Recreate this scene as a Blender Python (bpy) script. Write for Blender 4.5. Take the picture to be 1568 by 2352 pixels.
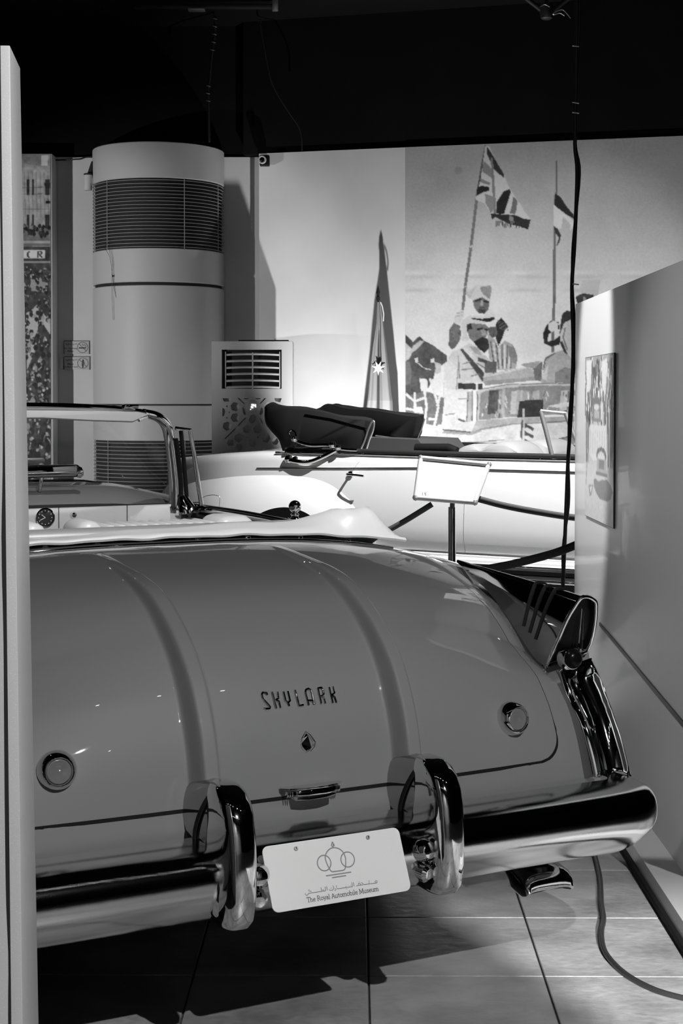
import bpy, bmesh, math, random
import numpy as np
from mathutils import Vector, Matrix
from mathutils.bvhtree import BVHTree

for o in list(bpy.data.objects):
    bpy.data.objects.remove(o)
random.seed(7)
rng = np.random.default_rng(11)
scene = bpy.context.scene
COL = scene.collection

# ------------------------------------------------------------------ camera
CAM_H = 1.42
F_PX = 3544.0                     # focal length in pixels of the 1568x2352 frame
PITCH = math.radians(1.4)
Y_PP = 920.0 + F_PX * math.tan(PITCH)
cam_d = bpy.data.cameras.new('camera')
cam = bpy.data.objects.new('camera', cam_d)
COL.objects.link(cam)
cam.location = (0, 0, CAM_H)
cam.rotation_euler = (math.pi / 2 - PITCH, 0, 0)
cam_d.sensor_fit = 'VERTICAL'
cam_d.sensor_height = 36.0
cam_d.lens = 36.0 * F_PX / 2352.0
cam_d.shift_y = (Y_PP - 1176.0) / 2352.0
cam_d.clip_end = 100
scene.camera = cam

# ------------------------------------------------------------------ world, exposure
world = bpy.data.worlds.new('world')
scene.world = world
world.use_nodes = True
world.node_tree.nodes['Background'].inputs[0].default_value = (1, 1, 1, 1)
world.node_tree.nodes['Background'].inputs[1].default_value = 0.006
scene.view_settings.view_transform = 'Standard'
scene.view_settings.look = 'None'
scene.view_settings.exposure = 0.0
scene.view_settings.gamma = 1.0
scene.view_settings.use_curve_mapping = False

# ------------------------------------------------------------------ lamps of the hall, the last one added (each has a fitting, built further down)
LAMPS = []
def spot(loc, target, watts, angle, blend=0.3, size=0.04, fitting='track'):
    d = bpy.data.lights.new('spot_lamp_light', 'SPOT')
    d.energy = watts
    d.spot_size = math.radians(angle)
    d.spot_blend = blend
    d.shadow_soft_size = size
    o = bpy.data.objects.new('spot_lamp_light', d)
    COL.objects.link(o)
    v = Vector(target) - Vector(loc)
    o.rotation_euler = v.to_track_quat('-Z', 'Y').to_euler()
    o.location = loc
    LAMPS.append((Vector(loc), v.normalized(), fitting, o))
    return o
CEIL = 4.75
spot((2.05, -1.05, 4.5), (0.0, 3.7, 0.4), 1220, 42, 0.5, 0.03)                 # over the visitor's right shoulder, on the grey car
spot((1.3, -2.3, 1.9), (0.72, 4.15, 0.0), 6300, 22, 0.1, 0.004, 'stand')        # lamp on a stand behind the visitor, low beam on the aisle floor, two added barn doors
spot((1.6, 7.4, 4.5), (1.1, 8.8, 0.6), 2100, 66, 0.7, 0.03)                  # over the flank of the white car
spot((-4.8, 9.7, 1.5), (-2.25, 13.6, 2.05), 410, 45, 0.5, 0.03, 'stand')         # beyond the grey car, on the ventilation column
spot((0.17, 11.62, 0.24), (1.2, 13.3, 1.85), 370, 106, 0.45, 0.03, 'floor')     # uplight behind the white car
spot((-0.7, 5.3, 4.5), (0.96, 5.85, 1.45), 1150, 15, 0.5, 0.03)                 # on the photograph on the partition
spot((-0.2, 4.6, 4.5), (-0.9, 5.4, 0.9), 270, 50, 0.6, 0.03)                    # on the cabin of the grey car
spot((2.6, 8.6, 4.5), (1.7, 13.0, 2.0), 200, 36, 0.7, 0.04)                     # on the mural
spot((-1.3, 3.2, 4.5), (0.96, 4.75, 0.75), 260, 26, 0.9, 0.05)                  # on the side of the partition
spot((0.4, -3.2, 4.5), (-0.2, -6.0, 1.3), 380, 120, 0.8, 0.06)                  # added, lights the wall behind the visitor for the chrome to mirror
# ------------------------------------------------------------------ pixel -> direction helpers
CP, SP = math.cos(PITCH), math.sin(PITCH)
EYE = Vector((0, 0, CAM_H))
def ray(x, y):
    a = (x - 784.0) / F_PX
    b = -(y - Y_PP) / F_PX
    return Vector((a, CP + b * SP, b * CP - SP))
def hit(x, y, p0, n):
    d = ray(x, y)
    k = (Vector(p0) - EYE).dot(Vector(n)) / d.dot(Vector(n))
    return EYE + d * k
def at_depth(x, y, Y):
    return hit(x, y, (0, Y, 0), (0, 1, 0))
def at_floor(x, y, z=0.0):
    return hit(x, y, (0, 0, z), (0, 0, 1))
# grey car frame: local x = car's right (u), local y = forward (t)
TH = math.radians(27.48)
G_R = Vector((math.cos(TH), math.sin(TH), 0)); G_F = Vector((-math.sin(TH), math.cos(TH), 0))
G_O = 1.516 * G_R + 2.95 * G_F
def g_local(P):
    v = P - G_O
    return Vector((v.dot(G_R), v.dot(G_F), P.z))
def g_u(x, y, u): return g_local(hit(x, y, G_O + u * G_R, G_R))
def g_t(x, y, t): return g_local(hit(x, y, G_O + t * G_F, G_F))
def g_ray(x, y):
    d = ray(x, y)
    o = g_local(EYE)
    return o, Vector((d.dot(G_R), d.dot(G_F), d.z)).normalized()
# white car frame: local x = forward, local y = away from the visitor
PHI = math.radians(28.8)
W_A = Vector((math.cos(PHI), -math.sin(PHI), 0)); W_B = Vector((math.sin(PHI), math.cos(PHI), 0))
W_O = Vector((-1.07, 9.89, 0))
def w_y(x, y, ly=0.0):
    P = hit(x, y, W_O + ly * W_B, W_B); v = P - W_O
    return Vector((v.dot(W_A), v.dot(W_B), P.z))

# ------------------------------------------------------------------ materials
MATS = {}
def mat(name, g, rough=0.5, metal=0.0, coat=0.0, spec=0.5, bump=None, var=None, emit=0.0, speck=None, coat_rough=0.03):
    m = bpy.data.materials.new(name); m.use_nodes = True
    nt = m.node_tree; b = nt.nodes['Principled BSDF']
    b.inputs['Base Color'].default_value = (g, g, g, 1)
    b.inputs['Roughness'].default_value = rough
    b.inputs['Metallic'].default_value = metal
    b.inputs['Coat Weight'].default_value = coat
    b.inputs['Coat Roughness'].default_value = coat_rough
    b.inputs['Specular IOR Level'].default_value = spec
    if emit:
        b.inputs['Emission Color'].default_value = (1, 1, 1, 1)
        b.inputs['Emission Strength'].default_value = emit
    tc = None
    if bump or var or speck:
        tc = nt.nodes.new('ShaderNodeTexCoord')
    if var:                                     # (scale, low, high)
        n = nt.nodes.new('ShaderNodeTexNoise'); n.inputs['Scale'].default_value = var[0]; n.inputs['Detail'].default_value = 6
        r = nt.nodes.new('ShaderNodeMapRange'); r.inputs[1].default_value = 0.3; r.inputs[2].default_value = 0.7
        r.inputs[3].default_value = var[1]; r.inputs[4].default_value = var[2]
        nt.links.new(tc.outputs['Object'], n.inputs['Vector']); nt.links.new(n.outputs['Fac'], r.inputs[0])
        nt.links.new(r.outputs[0], b.inputs['Base Color'])
    if speck:                                   # (scale, threshold, value)
        v = nt.nodes.new('ShaderNodeTexVoronoi'); v.inputs['Scale'].default_value = speck[0]
        lt = nt.nodes.new('ShaderNodeMath'); lt.operation = 'LESS_THAN'; lt.inputs[1].default_value = speck[1]
        mx = nt.nodes.new('ShaderNodeMix'); mx.inputs[2].default_value = g; mx.inputs[3].default_value = speck[2]
        nt.links.new(tc.outputs['Object'], v.inputs['Vector']); nt.links.new(v.outputs['Distance'], lt.inputs[0])
        nt.links.new(lt.outputs[0], mx.inputs[0]); nt.links.new(mx.outputs[0], b.inputs['Base Color'])
    if bump:                                    # (scale, strength, distance)
        n = nt.nodes.new('ShaderNodeTexNoise'); n.inputs['Scale'].default_value = bump[0]; n.inputs['Detail'].default_value = 5
        bp = nt.nodes.new('ShaderNodeBump'); bp.inputs['Strength'].default_value = bump[1]; bp.inputs['Distance'].default_value = bump[2]
        nt.links.new(tc.outputs['Object'], n.inputs['Vector']); nt.links.new(n.outputs['Fac'], bp.inputs['Height'])
        nt.links.new(bp.outputs[0], b.inputs['Normal'])
    MATS[name] = m
    return m
def clear_glass(name, tint=0.97):
    m = bpy.data.materials.new(name); m.use_nodes = True
    nt = m.node_tree; nt.nodes.clear()
    out = nt.nodes.new('ShaderNodeOutputMaterial'); mx = nt.nodes.new('ShaderNodeMixShader')
    tr = nt.nodes.new('ShaderNodeBsdfTransparent'); tr.inputs[0].default_value = (tint, tint, tint, 1)
    gl = nt.nodes.new('ShaderNodeBsdfGlossy'); gl.inputs['Roughness'].default_value = 0.0
    lw = nt.nodes.new('ShaderNodeLayerWeight'); lw.inputs[0].default_value = 0.5
    pw = nt.nodes.new('ShaderNodeMath'); pw.operation = 'POWER'; pw.inputs[1].default_value = 5
    fr = nt.nodes.new('ShaderNodeMath'); fr.operation = 'MULTIPLY_ADD'; fr.inputs[1].default_value = 0.95; fr.inputs[2].default_value = 0.045
    nt.links.new(lw.outputs['Facing'], pw.inputs[0]); nt.links.new(pw.outputs[0], fr.inputs[0])
    nt.links.new(fr.outputs[0], mx.inputs[0]); nt.links.new(tr.outputs[0], mx.inputs[1]); nt.links.new(gl.outputs[0], mx.inputs[2])
    nt.links.new(mx.outputs[0], out.inputs[0]); MATS[name] = m
    return m
def print_mat(name, rough=0.5):
    m = bpy.data.materials.new(name); m.use_nodes = True
    nt = m.node_tree; b = nt.nodes['Principled BSDF']; b.inputs['Roughness'].default_value = rough
    b.inputs['Specular IOR Level'].default_value = 0.3
    a = nt.nodes.new('ShaderNodeAttribute'); a.attribute_name = 'tone'
    nt.links.new(a.outputs['Color'], b.inputs['Base Color']); MATS[name] = m
    return m
M_PAINT = mat('grey car paint', 0.165, 0.55, 0.0, 1.0, spec=0.2, coat_rough=0.015)
M_CHROME = mat('chrome', 0.72, 0.045, 1.0)
M_CHROME_W = mat('worn chrome', 0.6, 0.09, 1.0, bump=(160, 0.06, 0.002))
M_BLACK = mat('black rubber', 0.008, 0.6, spec=0.1)
M_DARK = mat('dark interior', 0.02, 0.8)
M_LENS = mat('dark red lens', 0.004, 0.22, 0.0, 0.0, spec=0.10)
M_LENSC = mat('frosted lamp lens', 0.13, 0.12, 0.0, 1.0)
M_VISOR = mat('grey visor cloth', 0.36, 0.5)
M_LEATHER = mat('white leather', 0.72, 0.36, 0.0, 0.0, bump=(90, 0.05, 0.002))
M_LEATHER_G = mat('grey leather', 0.30, 0.35, bump=(90, 0.05, 0.002))
M_WPAINT = mat('white car paint', 0.74, 0.3, 0.0, 1.0)
M_FABRIC = mat('dark soft top fabric', 0.014, 0.9, spec=0.15, bump=(400, 0.3, 0.002))
M_PLATE = mat('white plate', 0.62, 0.35)
M_INK = mat('grey ink', 0.20, 0.6)
M_INK_D = mat('dark ink', 0.05, 0.6)
M_WALL = mat('white wall paint', 0.62, 0.7, bump=(30, 0.05, 0.004), var=(2.0, 0.58, 0.66))
M_WALL_B = mat('black wall paint', 0.007, 0.9, spec=0.05, var=(3.0, 0.006, 0.008))
M_CEIL = mat('black ceiling paint', 0.008, 0.95, spec=0.05)
M_PANEL = mat('white partition laminate', 0.66, 0.38, 0, 0.15)
M_PANEL_S = mat('speckled partition laminate', 0.50, 0.45, 0, 0.0, speck=(420, 0.12, 0.95))
M_COLUMN = mat('white powder coat', 0.60, 0.5)
M_SLAT = mat('grey slat', 0.34, 0.5)
M_AC = mat('white plastic', 0.58, 0.45)
M_CABLE = mat('black cable', 0.02, 0.4)
M_GROUT = mat('dark grout', 0.06, 0.9)
M_ROPE = mat('dark braided rope', 0.035, 0.8)
M_ALU = mat('aluminium frame', 0.55, 0.35, 0.15)
M_BUMPER = mat('pitted chrome', 0.66, 0.06, 1.0, bump=(520, 0.09, 0.0015))
M_CHROME_D = mat('chrome darkened for reflections', 0.22, 0.16, 1.0)  # darker copy of the chrome, dark reflections put into its colour
M_SEAM = mat('grey panel gap', 0.30, 0.6)
M_PAPER = mat('white paper', 0.54, 0.6)
M_CHROME_DARK_REFL = mat('chrome with dark reflections', 0.42, 0.05, 1.0)  # fins and pods: reflection of the dark hall put into the base colour
M_TUB = mat('dark grey upholstery', 0.05, 0.7)
M_POLE = mat('dark wood pole', 0.06, 0.35)
M_FLAG = mat('grey flag cloth', 0.30, 0.8, spec=0.1)
M_FLAG_L = mat('light flag cloth', 0.36, 0.75)
M_FLAG_D = mat('dark flag cloth', 0.06, 0.75)
M_WHITE = mat('white cloth', 0.85, 0.7)
M_TYRE = mat('tyre rubber', 0.02, 0.7)
M_METAL_D = mat('dark metal', 0.05, 0.4, 0.6)
M_METAL = mat('galvanised metal', 0.45, 0.4, 0.8)
M_GLOW = mat('lit digits', 0.8, 0.5, emit=1.6)
M_LAMPGLASS = mat('lit lamp glass', 0.8, 0.5, emit=45.0)  # glow of the added small spotlights, seen only as sparkles
M_GLASS = clear_glass('clear glass')
M_PRINT = print_mat('photographic print', 0.55)
M_PRINT_G = print_mat('glossy photographic print', 0.35)

# floor tile: worn glazed ceramic, slightly different from tile to tile
def tile_mat():
    m = bpy.data.materials.new('glazed floor tile'); m.use_nodes = True
    nt = m.node_tree; b = nt.nodes['Principled BSDF']
    tc = nt.nodes.new('ShaderNodeTexCoord'); geo = nt.nodes.new('ShaderNodeNewGeometry'); oi = nt.nodes.new('ShaderNodeObjectInfo')
    n1 = nt.nodes.new('ShaderNodeTexNoise'); n1.inputs['Scale'].default_value = 5; n1.inputs['Detail'].default_value = 8
    n2 = nt.nodes.new('ShaderNodeTexNoise'); n2.inputs['Scale'].default_value = 55; n2.inputs['Detail'].default_value = 6
    mp = nt.nodes.new('ShaderNodeMapping'); mp.inputs['Scale'].default_value = (0.75, 1.0, 1.0)
    nt.links.new(geo.outputs['Position'], mp.inputs[0]); nt.links.new(mp.outputs[0], n1.inputs['Vector']); nt.links.new(mp.outputs[0], n2.inputs['Vector'])
    ad = nt.nodes.new('ShaderNodeMath'); ad.operation = 'MULTIPLY_ADD'; ad.inputs[1].default_value = 0.35
    nt.links.new(n2.outputs['Fac'], ad.inputs[0]); nt.links.new(n1.outputs['Fac'], ad.inputs[2])
    r = nt.nodes.new('ShaderNodeMapRange'); r.inputs[1].default_value = 0.45; r.inputs[2].default_value = 0.9; r.inputs[3].default_value = 0.17; r.inputs[4].default_value = 0.38
    nt.links.new(ad.outputs[0], r.inputs[0])
    jit = nt.nodes.new('ShaderNodeMapRange'); jit.inputs[3].default_value = 0.9; jit.inputs[4].default_value = 1.08
    nt.links.new(oi.outputs['Random'], jit.inputs[0])
    mu = nt.nodes.new('ShaderNodeMath'); mu.operation = 'MULTIPLY'
    nt.links.new(r.outputs[0], mu.inputs[0]); nt.links.new(jit.outputs[0], mu.inputs[1])
    nt.links.new(mu.outputs[0], b.inputs['Base Color'])
    rr = nt.nodes.new('ShaderNodeMapRange'); rr.inputs[1].default_value = 0.35; rr.inputs[2].default_value = 0.65; rr.inputs[3].default_value = 0.28; rr.inputs[4].default_value = 0.5
    nt.links.new(n2.outputs['Fac'], rr.inputs[0]); nt.links.new(rr.outputs[0], b.inputs['Roughness'])
    n3 = nt.nodes.new('ShaderNodeTexNoise'); n3.inputs['Scale'].default_value = 38; n3.inputs['Detail'].default_value = 7
    nt.links.new(mp.outputs[0], n3.inputs['Vector'])
    bp = nt.nodes.new('ShaderNodeBump'); bp.inputs['Strength'].default_value = 0.4; bp.inputs['Distance'].default_value = 0.004
    nt.links.new(n3.outputs['Fac'], bp.inputs['Height']); nt.links.new(bp.outputs[0], b.inputs['Normal'])
    return m
M_TILE = tile_mat()

# ------------------------------------------------------------------ mesh helpers
def obj(name, me, m=None, parent=None, loc=None):
    o = bpy.data.objects.new(name, me)
    COL.objects.link(o)
    if m is not None:
        me.materials.clear(); me.materials.append(m)
    if parent is not None:
        o.parent = parent
    if loc is not None:
        o.location = loc
    return o
def mk(verts, faces, smooth=True, angle=40):
    me = bpy.data.meshes.new('mesh')
    me.from_pydata([tuple(v) for v in verts], [], faces)
    me.validate(verbose=False)
    bm = bmesh.new(); bm.from_mesh(me)
    bmesh.ops.remove_doubles(bm, verts=bm.verts, dist=1e-6)
    bmesh.ops.dissolve_degenerate(bm, edges=bm.edges, dist=1e-6)
    bmesh.ops.recalc_face_normals(bm, faces=bm.faces)
    bm.to_mesh(me); bm.free()
    if smooth:
        me.polygons.foreach_set('use_smooth', [True] * len(me.polygons))
        me.set_sharp_from_angle(angle=math.radians(angle))
    me.update()
    return me
def mk_raw(verts, faces, smooth=True, angle=60):
    me = bpy.data.meshes.new('mesh')
    me.from_pydata([tuple(v) for v in verts], [], faces)
    if smooth:
        me.polygons.foreach_set('use_smooth', [True] * len(me.polygons))
        me.set_sharp_from_angle(angle=math.radians(angle))
    me.update()
    return me
def join(parts, smooth=True, angle=40):
    V, Fc = [], []
    for v, f in parts:
        k = len(V); V += list(v); Fc += [tuple(i + k for i in q) for q in f]
    return mk(V, Fc, smooth, angle)
def p_box(c, s, rot=None):
    x, y, z = s[0] / 2, s[1] / 2, s[2] / 2
    v = [Vector((a * x, b * y, d * z)) for d in (-1, 1) for a, b in ((-1, -1), (1, -1), (1, 1), (-1, 1))]
    if rot is not None: v = [rot @ p for p in v]
    v = [p + Vector(c) for p in v]
    return v, [(0, 3, 2, 1), (4, 5, 6, 7), (0, 1, 5, 4), (1, 2, 6, 5), (2, 3, 7, 6), (3, 0, 4, 7)]
def bevel(me, w, seg=2, angle=30):
    bm = bmesh.new(); bm.from_mesh(me)
    es = [e for e in bm.edges if len(e.link_faces) == 2 and e.calc_face_angle(0) > math.radians(angle)]
    bmesh.ops.bevel(bm, geom=es, offset=w, segments=seg, affect='EDGES', profile=0.5)
    bm.to_mesh(me); bm.free()
    me.polygons.foreach_set('use_smooth', [True] * len(me.polygons)); me.set_sharp_from_angle(angle=math.radians(35)); me.update()
    return me
def box(c, s, w=0.0, rot=None, seg=2):
    me = mk(*p_box(c, s, rot), smooth=False)
    return bevel(me, w, seg) if w else me
def p_tube(pts, r, n=10, cap=True, closed=False):
    pts = [Vector(p) for p in pts]
    N = len(pts); rs = r if hasattr(r, '__len__') else [r] * N
    T = []
    for i in range(N):
        if closed: d = pts[(i + 1) % N] - pts[i - 1]
        else: d = pts[min(i + 1, N - 1)] - pts[max(i - 1, 0)]
        T.append(d.normalized())
    ref = Vector((0, 0, 1)) if abs(T[0].z) < 0.9 else Vector((1, 0, 0))
    nrm = (ref - T[0] * ref.dot(T[0])).normalized()
    V, Fc = [], []
    for i in range(N):
        nrm = (nrm - T[i] * nrm.dot(T[i]))
        nrm = nrm.normalized() if nrm.length > 1e-8 else T[i].orthogonal().normalized()
        b = T[i].cross(nrm)
        for k in range(n):
            a = 2 * math.pi * k / n
            V.append(pts[i] + (nrm * math.cos(a) + b * math.sin(a)) * rs[i])
    M = N if closed else N - 1
    for i in range(M):
        for k in range(n):
            j = (i + 1) % N
            Fc.append((i * n + k, i * n + (k + 1) % n, j * n + (k + 1) % n, j * n + k))
    if cap and not closed:
        Fc.append(tuple(range(n - 1, -1, -1))); Fc.append(tuple((N - 1) * n + k for k in range(n)))
    return V, Fc
def tube(pts, r, n=10, cap=True, closed=False):
    return mk(*p_tube(pts, r, n, cap, closed), angle=50)
def p_lathe(prof, n=32, M=None):
    V, Fc = [], []
    for (r, h) in prof:
        for k in range(n):
            a = 2 * math.pi * k / n
            V.append(Vector((r * math.cos(a), r * math.sin(a), h)))
    for i in range(len(prof) - 1):
        for k in range(n):
            Fc.append((i * n + k, i * n + (k + 1) % n, (i + 1) * n + (k + 1) % n, (i + 1) * n + k))
    if prof[0][0] > 1e-6: Fc.append(tuple(range(n - 1, -1, -1)))
    if prof[-1][0] > 1e-6: Fc.append(tuple((len(prof) - 1) * n + k for k in range(n)))
    if M is not None: V = [M @ v for v in V]
    return V, Fc
def lathe(prof, n=32, M=None, angle=35):
    return mk(*p_lathe(prof, n, M), angle=angle)
def p_loft(secs, closed=True, cap=True):
    n = len(secs[0]); V = [Vector(p) for s in secs for p in s]; Fc = []
    for i in range(len(secs) - 1):
        for k in range(n if closed else n - 1):
            Fc.append((i * n + k, i * n + (k + 1) % n, (i + 1) * n + (k + 1) % n, (i + 1) * n + k))
    if cap and closed:
        Fc.append(tuple(range(n - 1, -1, -1))); Fc.append(tuple((len(secs) - 1) * n + k for k in range(n)))
    return V, Fc
def loft(secs, closed=True, cap=True, angle=40):
    return mk(*p_loft(secs, closed, cap), angle=angle)
def p_prism(poly, d):
    """closed polygon (list of points) extruded by the vector d"""
    d = Vector(d); a = [Vector(p) for p in poly]; n = len(a)
    return a + [p + d for p in a], [tuple(range(n - 1, -1, -1)), tuple(range(n, 2 * n))] + [(k, (k + 1) % n, n + (k + 1) % n, n + k) for k in range(n)]
def prism(poly, d, smooth=False, bev=0.0):
    me = mk(*p_prism(poly, d), smooth=smooth)
    return bevel(me, bev) if bev else me
def grid(F, us, vs, angle=45):
    V = [F(u, v) for v in vs for u in us]; n = len(us)
    Fc = [(j * n + i, j * n + i + 1, (j + 1) * n + i + 1, (j + 1) * n + i) for j in range(len(vs) - 1) for i in range(n - 1)]
    return V, Fc
def axis_m(p, d):
    return Matrix.Translation(Vector(p)) @ Vector(d).to_track_quat('Z', 'Y').to_matrix().to_4x4()
def lerp(a, b, k): return a + (b - a) * k
def interp(x, tab):
    xs = [t[0] for t in tab]; ys = [t[1] for t in tab]
    if xs[0] > xs[-1]: xs, ys = xs[::-1], ys[::-1]
    return float(np.interp(x, xs, ys))
def catmull(P, n):
    P = [np.array(p, float) for p in P]
    P = [2 * P[0] - P[1]] + P + [2 * P[-1] - P[-2]]
    out = []
    for i in range(1, len(P) - 2):
        for k in range(n):
            t = k / n
            out.append(0.5 * ((2 * P[i]) + (P[i + 1] - P[i - 1]) * t + (2 * P[i - 1] - 5 * P[i] + 4 * P[i + 1] - P[i + 2]) * t * t
                              + (3 * P[i] - P[i - 1] - 3 * P[i + 1] + P[i + 2]) * t ** 3))
    out.append(P[-2])
    return out
def smooth_path(P, n=6): return [Vector(p) for p in catmull(P, n)]
def sstep(a, b, x):
    t = min(1.0, max(0.0, (x - a) / (b - a))); return t * t * (3 - 2 * t)
def fill_curve(splines, depth, m4):
    """flat shape with holes: first spline outer, the rest holes; extruded +-depth, placed by m4"""
    cu = bpy.data.curves.new('c', 'CURVE'); cu.dimensions = '2D'; cu.fill_mode = 'BOTH'; cu.extrude = depth
    for s in splines:
        sp = cu.splines.new('POLY'); sp.points.add(len(s) - 1)
        for p, q in zip(sp.points, s): p.co = (q[0], q[1], 0, 1)
        sp.use_cyclic_u = True
    o = bpy.data.objects.new('c', cu); COL.objects.link(o)
    dg = bpy.context.evaluated_depsgraph_get(); dg.update()
    me = bpy.data.meshes.new_from_object(o.evaluated_get(dg))
    bpy.data.objects.remove(o); bpy.data.curves.remove(cu)
    me.transform(m4)
    return me
def text_mesh(s, size, m4, extrude=0.0, align='CENTER'):
    cu = bpy.data.curves.new('t', 'FONT'); cu.body = s; cu.size = size; cu.extrude = extrude; cu.align_x = align; cu.resolution_u = 3
    o = bpy.data.objects.new('t', cu); COL.objects.link(o)
    dg = bpy.context.evaluated_depsgraph_get(); dg.update()
    me = bpy.data.meshes.new_from_object(o.evaluated_get(dg))
    bpy.data.objects.remove(o); bpy.data.curves.remove(cu)
    me.transform(m4)
    return me
def p_ribbon(pts, w, n, closed=False):
    """flat strip along pts lying in the plane of normal n"""
    pts = [Vector(p) for p in pts]; n = Vector(n).normalized(); N = len(pts)
    V, Fc = [], []
    for i in range(N):
        if closed: d = pts[(i + 1) % N] - pts[i - 1]
        else: d = pts[min(i + 1, N - 1)] - pts[max(i - 1, 0)]
        s = d.cross(n); s = s.normalized() * (w / 2) if s.length > 1e-9 else Vector((0, 0, 0))
        V += [pts[i] - s, pts[i] + s]
    for i in range(N if closed else N - 1):
        j = (i + 1) % N
        Fc.append((2 * i, 2 * i + 1, 2 * j + 1, 2 * j))
    return V, Fc
def tag(o, label=None, cat=None, group=None, kind=None):
    if label: o['label'] = label
    if cat: o['category'] = cat
    if group: o['group'] = group
    if kind: o['kind'] = kind
    return o
def empty(name, loc, rz, label, cat, group=None):
    o = bpy.data.objects.new(name, None); COL.objects.link(o)
    o.location = loc; o.rotation_euler = (0, 0, rz); o.empty_display_size = 0.1
    return tag(o, label, cat, group)
def struct(name, me, m, parent=None):
    o = obj(name, me, m, parent)
    o['kind'] = 'structure'
    return o
def circle(c, r, n, ex, ey):
    c, ex, ey = Vector(c), Vector(ex), Vector(ey)
    return [c + ex * (r * math.cos(2 * math.pi * k / n)) + ey * (r * math.sin(2 * math.pi * k / n)) for k in range(n)]
# ------------------------------------------------------------------ the hall
ROT_T = math.radians(0.5)
TILE = 0.4325
T0 = at_floor(846, 2242)
ca, sa = math.cos(-ROT_T), math.sin(-ROT_T)
def tile_xy(i, j):
    return T0.x + (i * ca - j * sa) * TILE, T0.y + (i * sa + j * ca) * TILE
floor = struct('floor', box((-0.5, 4.0, -0.056), (11.0, 20.4, 0.1)), M_GROUT)
tile_me = bevel(mk(*p_box((0, 0, -0.005), (TILE - 0.005, TILE - 0.005, 0.012)), smooth=False), 0.0018, 1)
tile_me.materials.append(M_TILE)
for j in range(-6, 19):
    for i in range(-6, 6):
        x, y = tile_xy(i + 0.5, j + 0.5)
        t = obj('floor_tile', tile_me, None, floor, (x, y, -0.001 + 0.0007 * random.random()))
        t.rotation_euler = (random.uniform(-1, 1) * 0.0012, random.uniform(-1, 1) * 0.0012, -ROT_T)
far = []
for j in range(-23, 23):
    for i in range(-13, 12):
        if -6 <= j < 19 and -6 <= i < 6: continue
        x, y = tile_xy(i + 0.5, j + 0.5)
        if -5.9 < x < 4.9 and -6.1 < y < 14.1:
            v, f = p_box((x, y, -0.006), (TILE - 0.005, TILE - 0.005, 0.012)); far.append((v, f))
o = obj('floor_tile_field', join(far, smooth=False), M_TILE, floor); o['kind'] = 'stuff'

WP = Vector((0, 13.41, 0)); WN = Vector((0.262, 1, 0)).normalized()
W_DIR = Vector((1, -0.262, 0)).normalized()
WALL_TOP = 0.5 * (hit(595, 352, WP, WN).z + hit(1568, 312, WP, WN).z)
def wall_pt(X, z, off=0.0):
    return Vector((X, 13.41 - 0.262 * X, z)) - WN * off
Xl = hit(595, 700, WP, WN).x
def wall_slab(x0, x1, z0, z1, off, th):
    a, b = wall_pt(x0, 0, off), wall_pt(x1, 0, off)
    return mk(*p_prism([(a.x, a.y, z0), (b.x, b.y, z0), (b.x, b.y, z1), (a.x, a.y, z1)], WN * th), smooth=False)
struct('wall_back', wall_slab(Xl, 5.0, 0, WALL_TOP, 0, 0.15), M_WALL)
struct('wall_upper_back', wall_slab(Xl - 0.15, 5.0, WALL_TOP, CEIL, -0.03, 0.1), M_WALL_B)
LY = 13.80
struct('wall_left_back', box((-3.2, LY + 0.06, WALL_TOP / 2), (5.2, 0.12, WALL_TOP)), M_WALL)
struct('wall_upper_left', box((-3.2, LY + 0.08, (WALL_TOP + CEIL) / 2), (5.2, 0.12, CEIL - WALL_TOP)), M_WALL_B)
struct('wall_left', box((-5.86, 4.0, CEIL / 2), (0.12, 20.0, CEIL)), M_WALL_B)
struct('wall_right', box((5.06, 3.0, CEIL / 2), (0.12, 18.3, CEIL)), M_WALL_B)
struct('wall_front', box((-0.4, -6.06, CEIL / 2), (11.0, 0.12, CEIL)), M_WALL)
struct('ceiling', box((-0.4, 4.0, CEIL + 0.06), (11.0, 20.4, 0.12)), M_CEIL)

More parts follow.
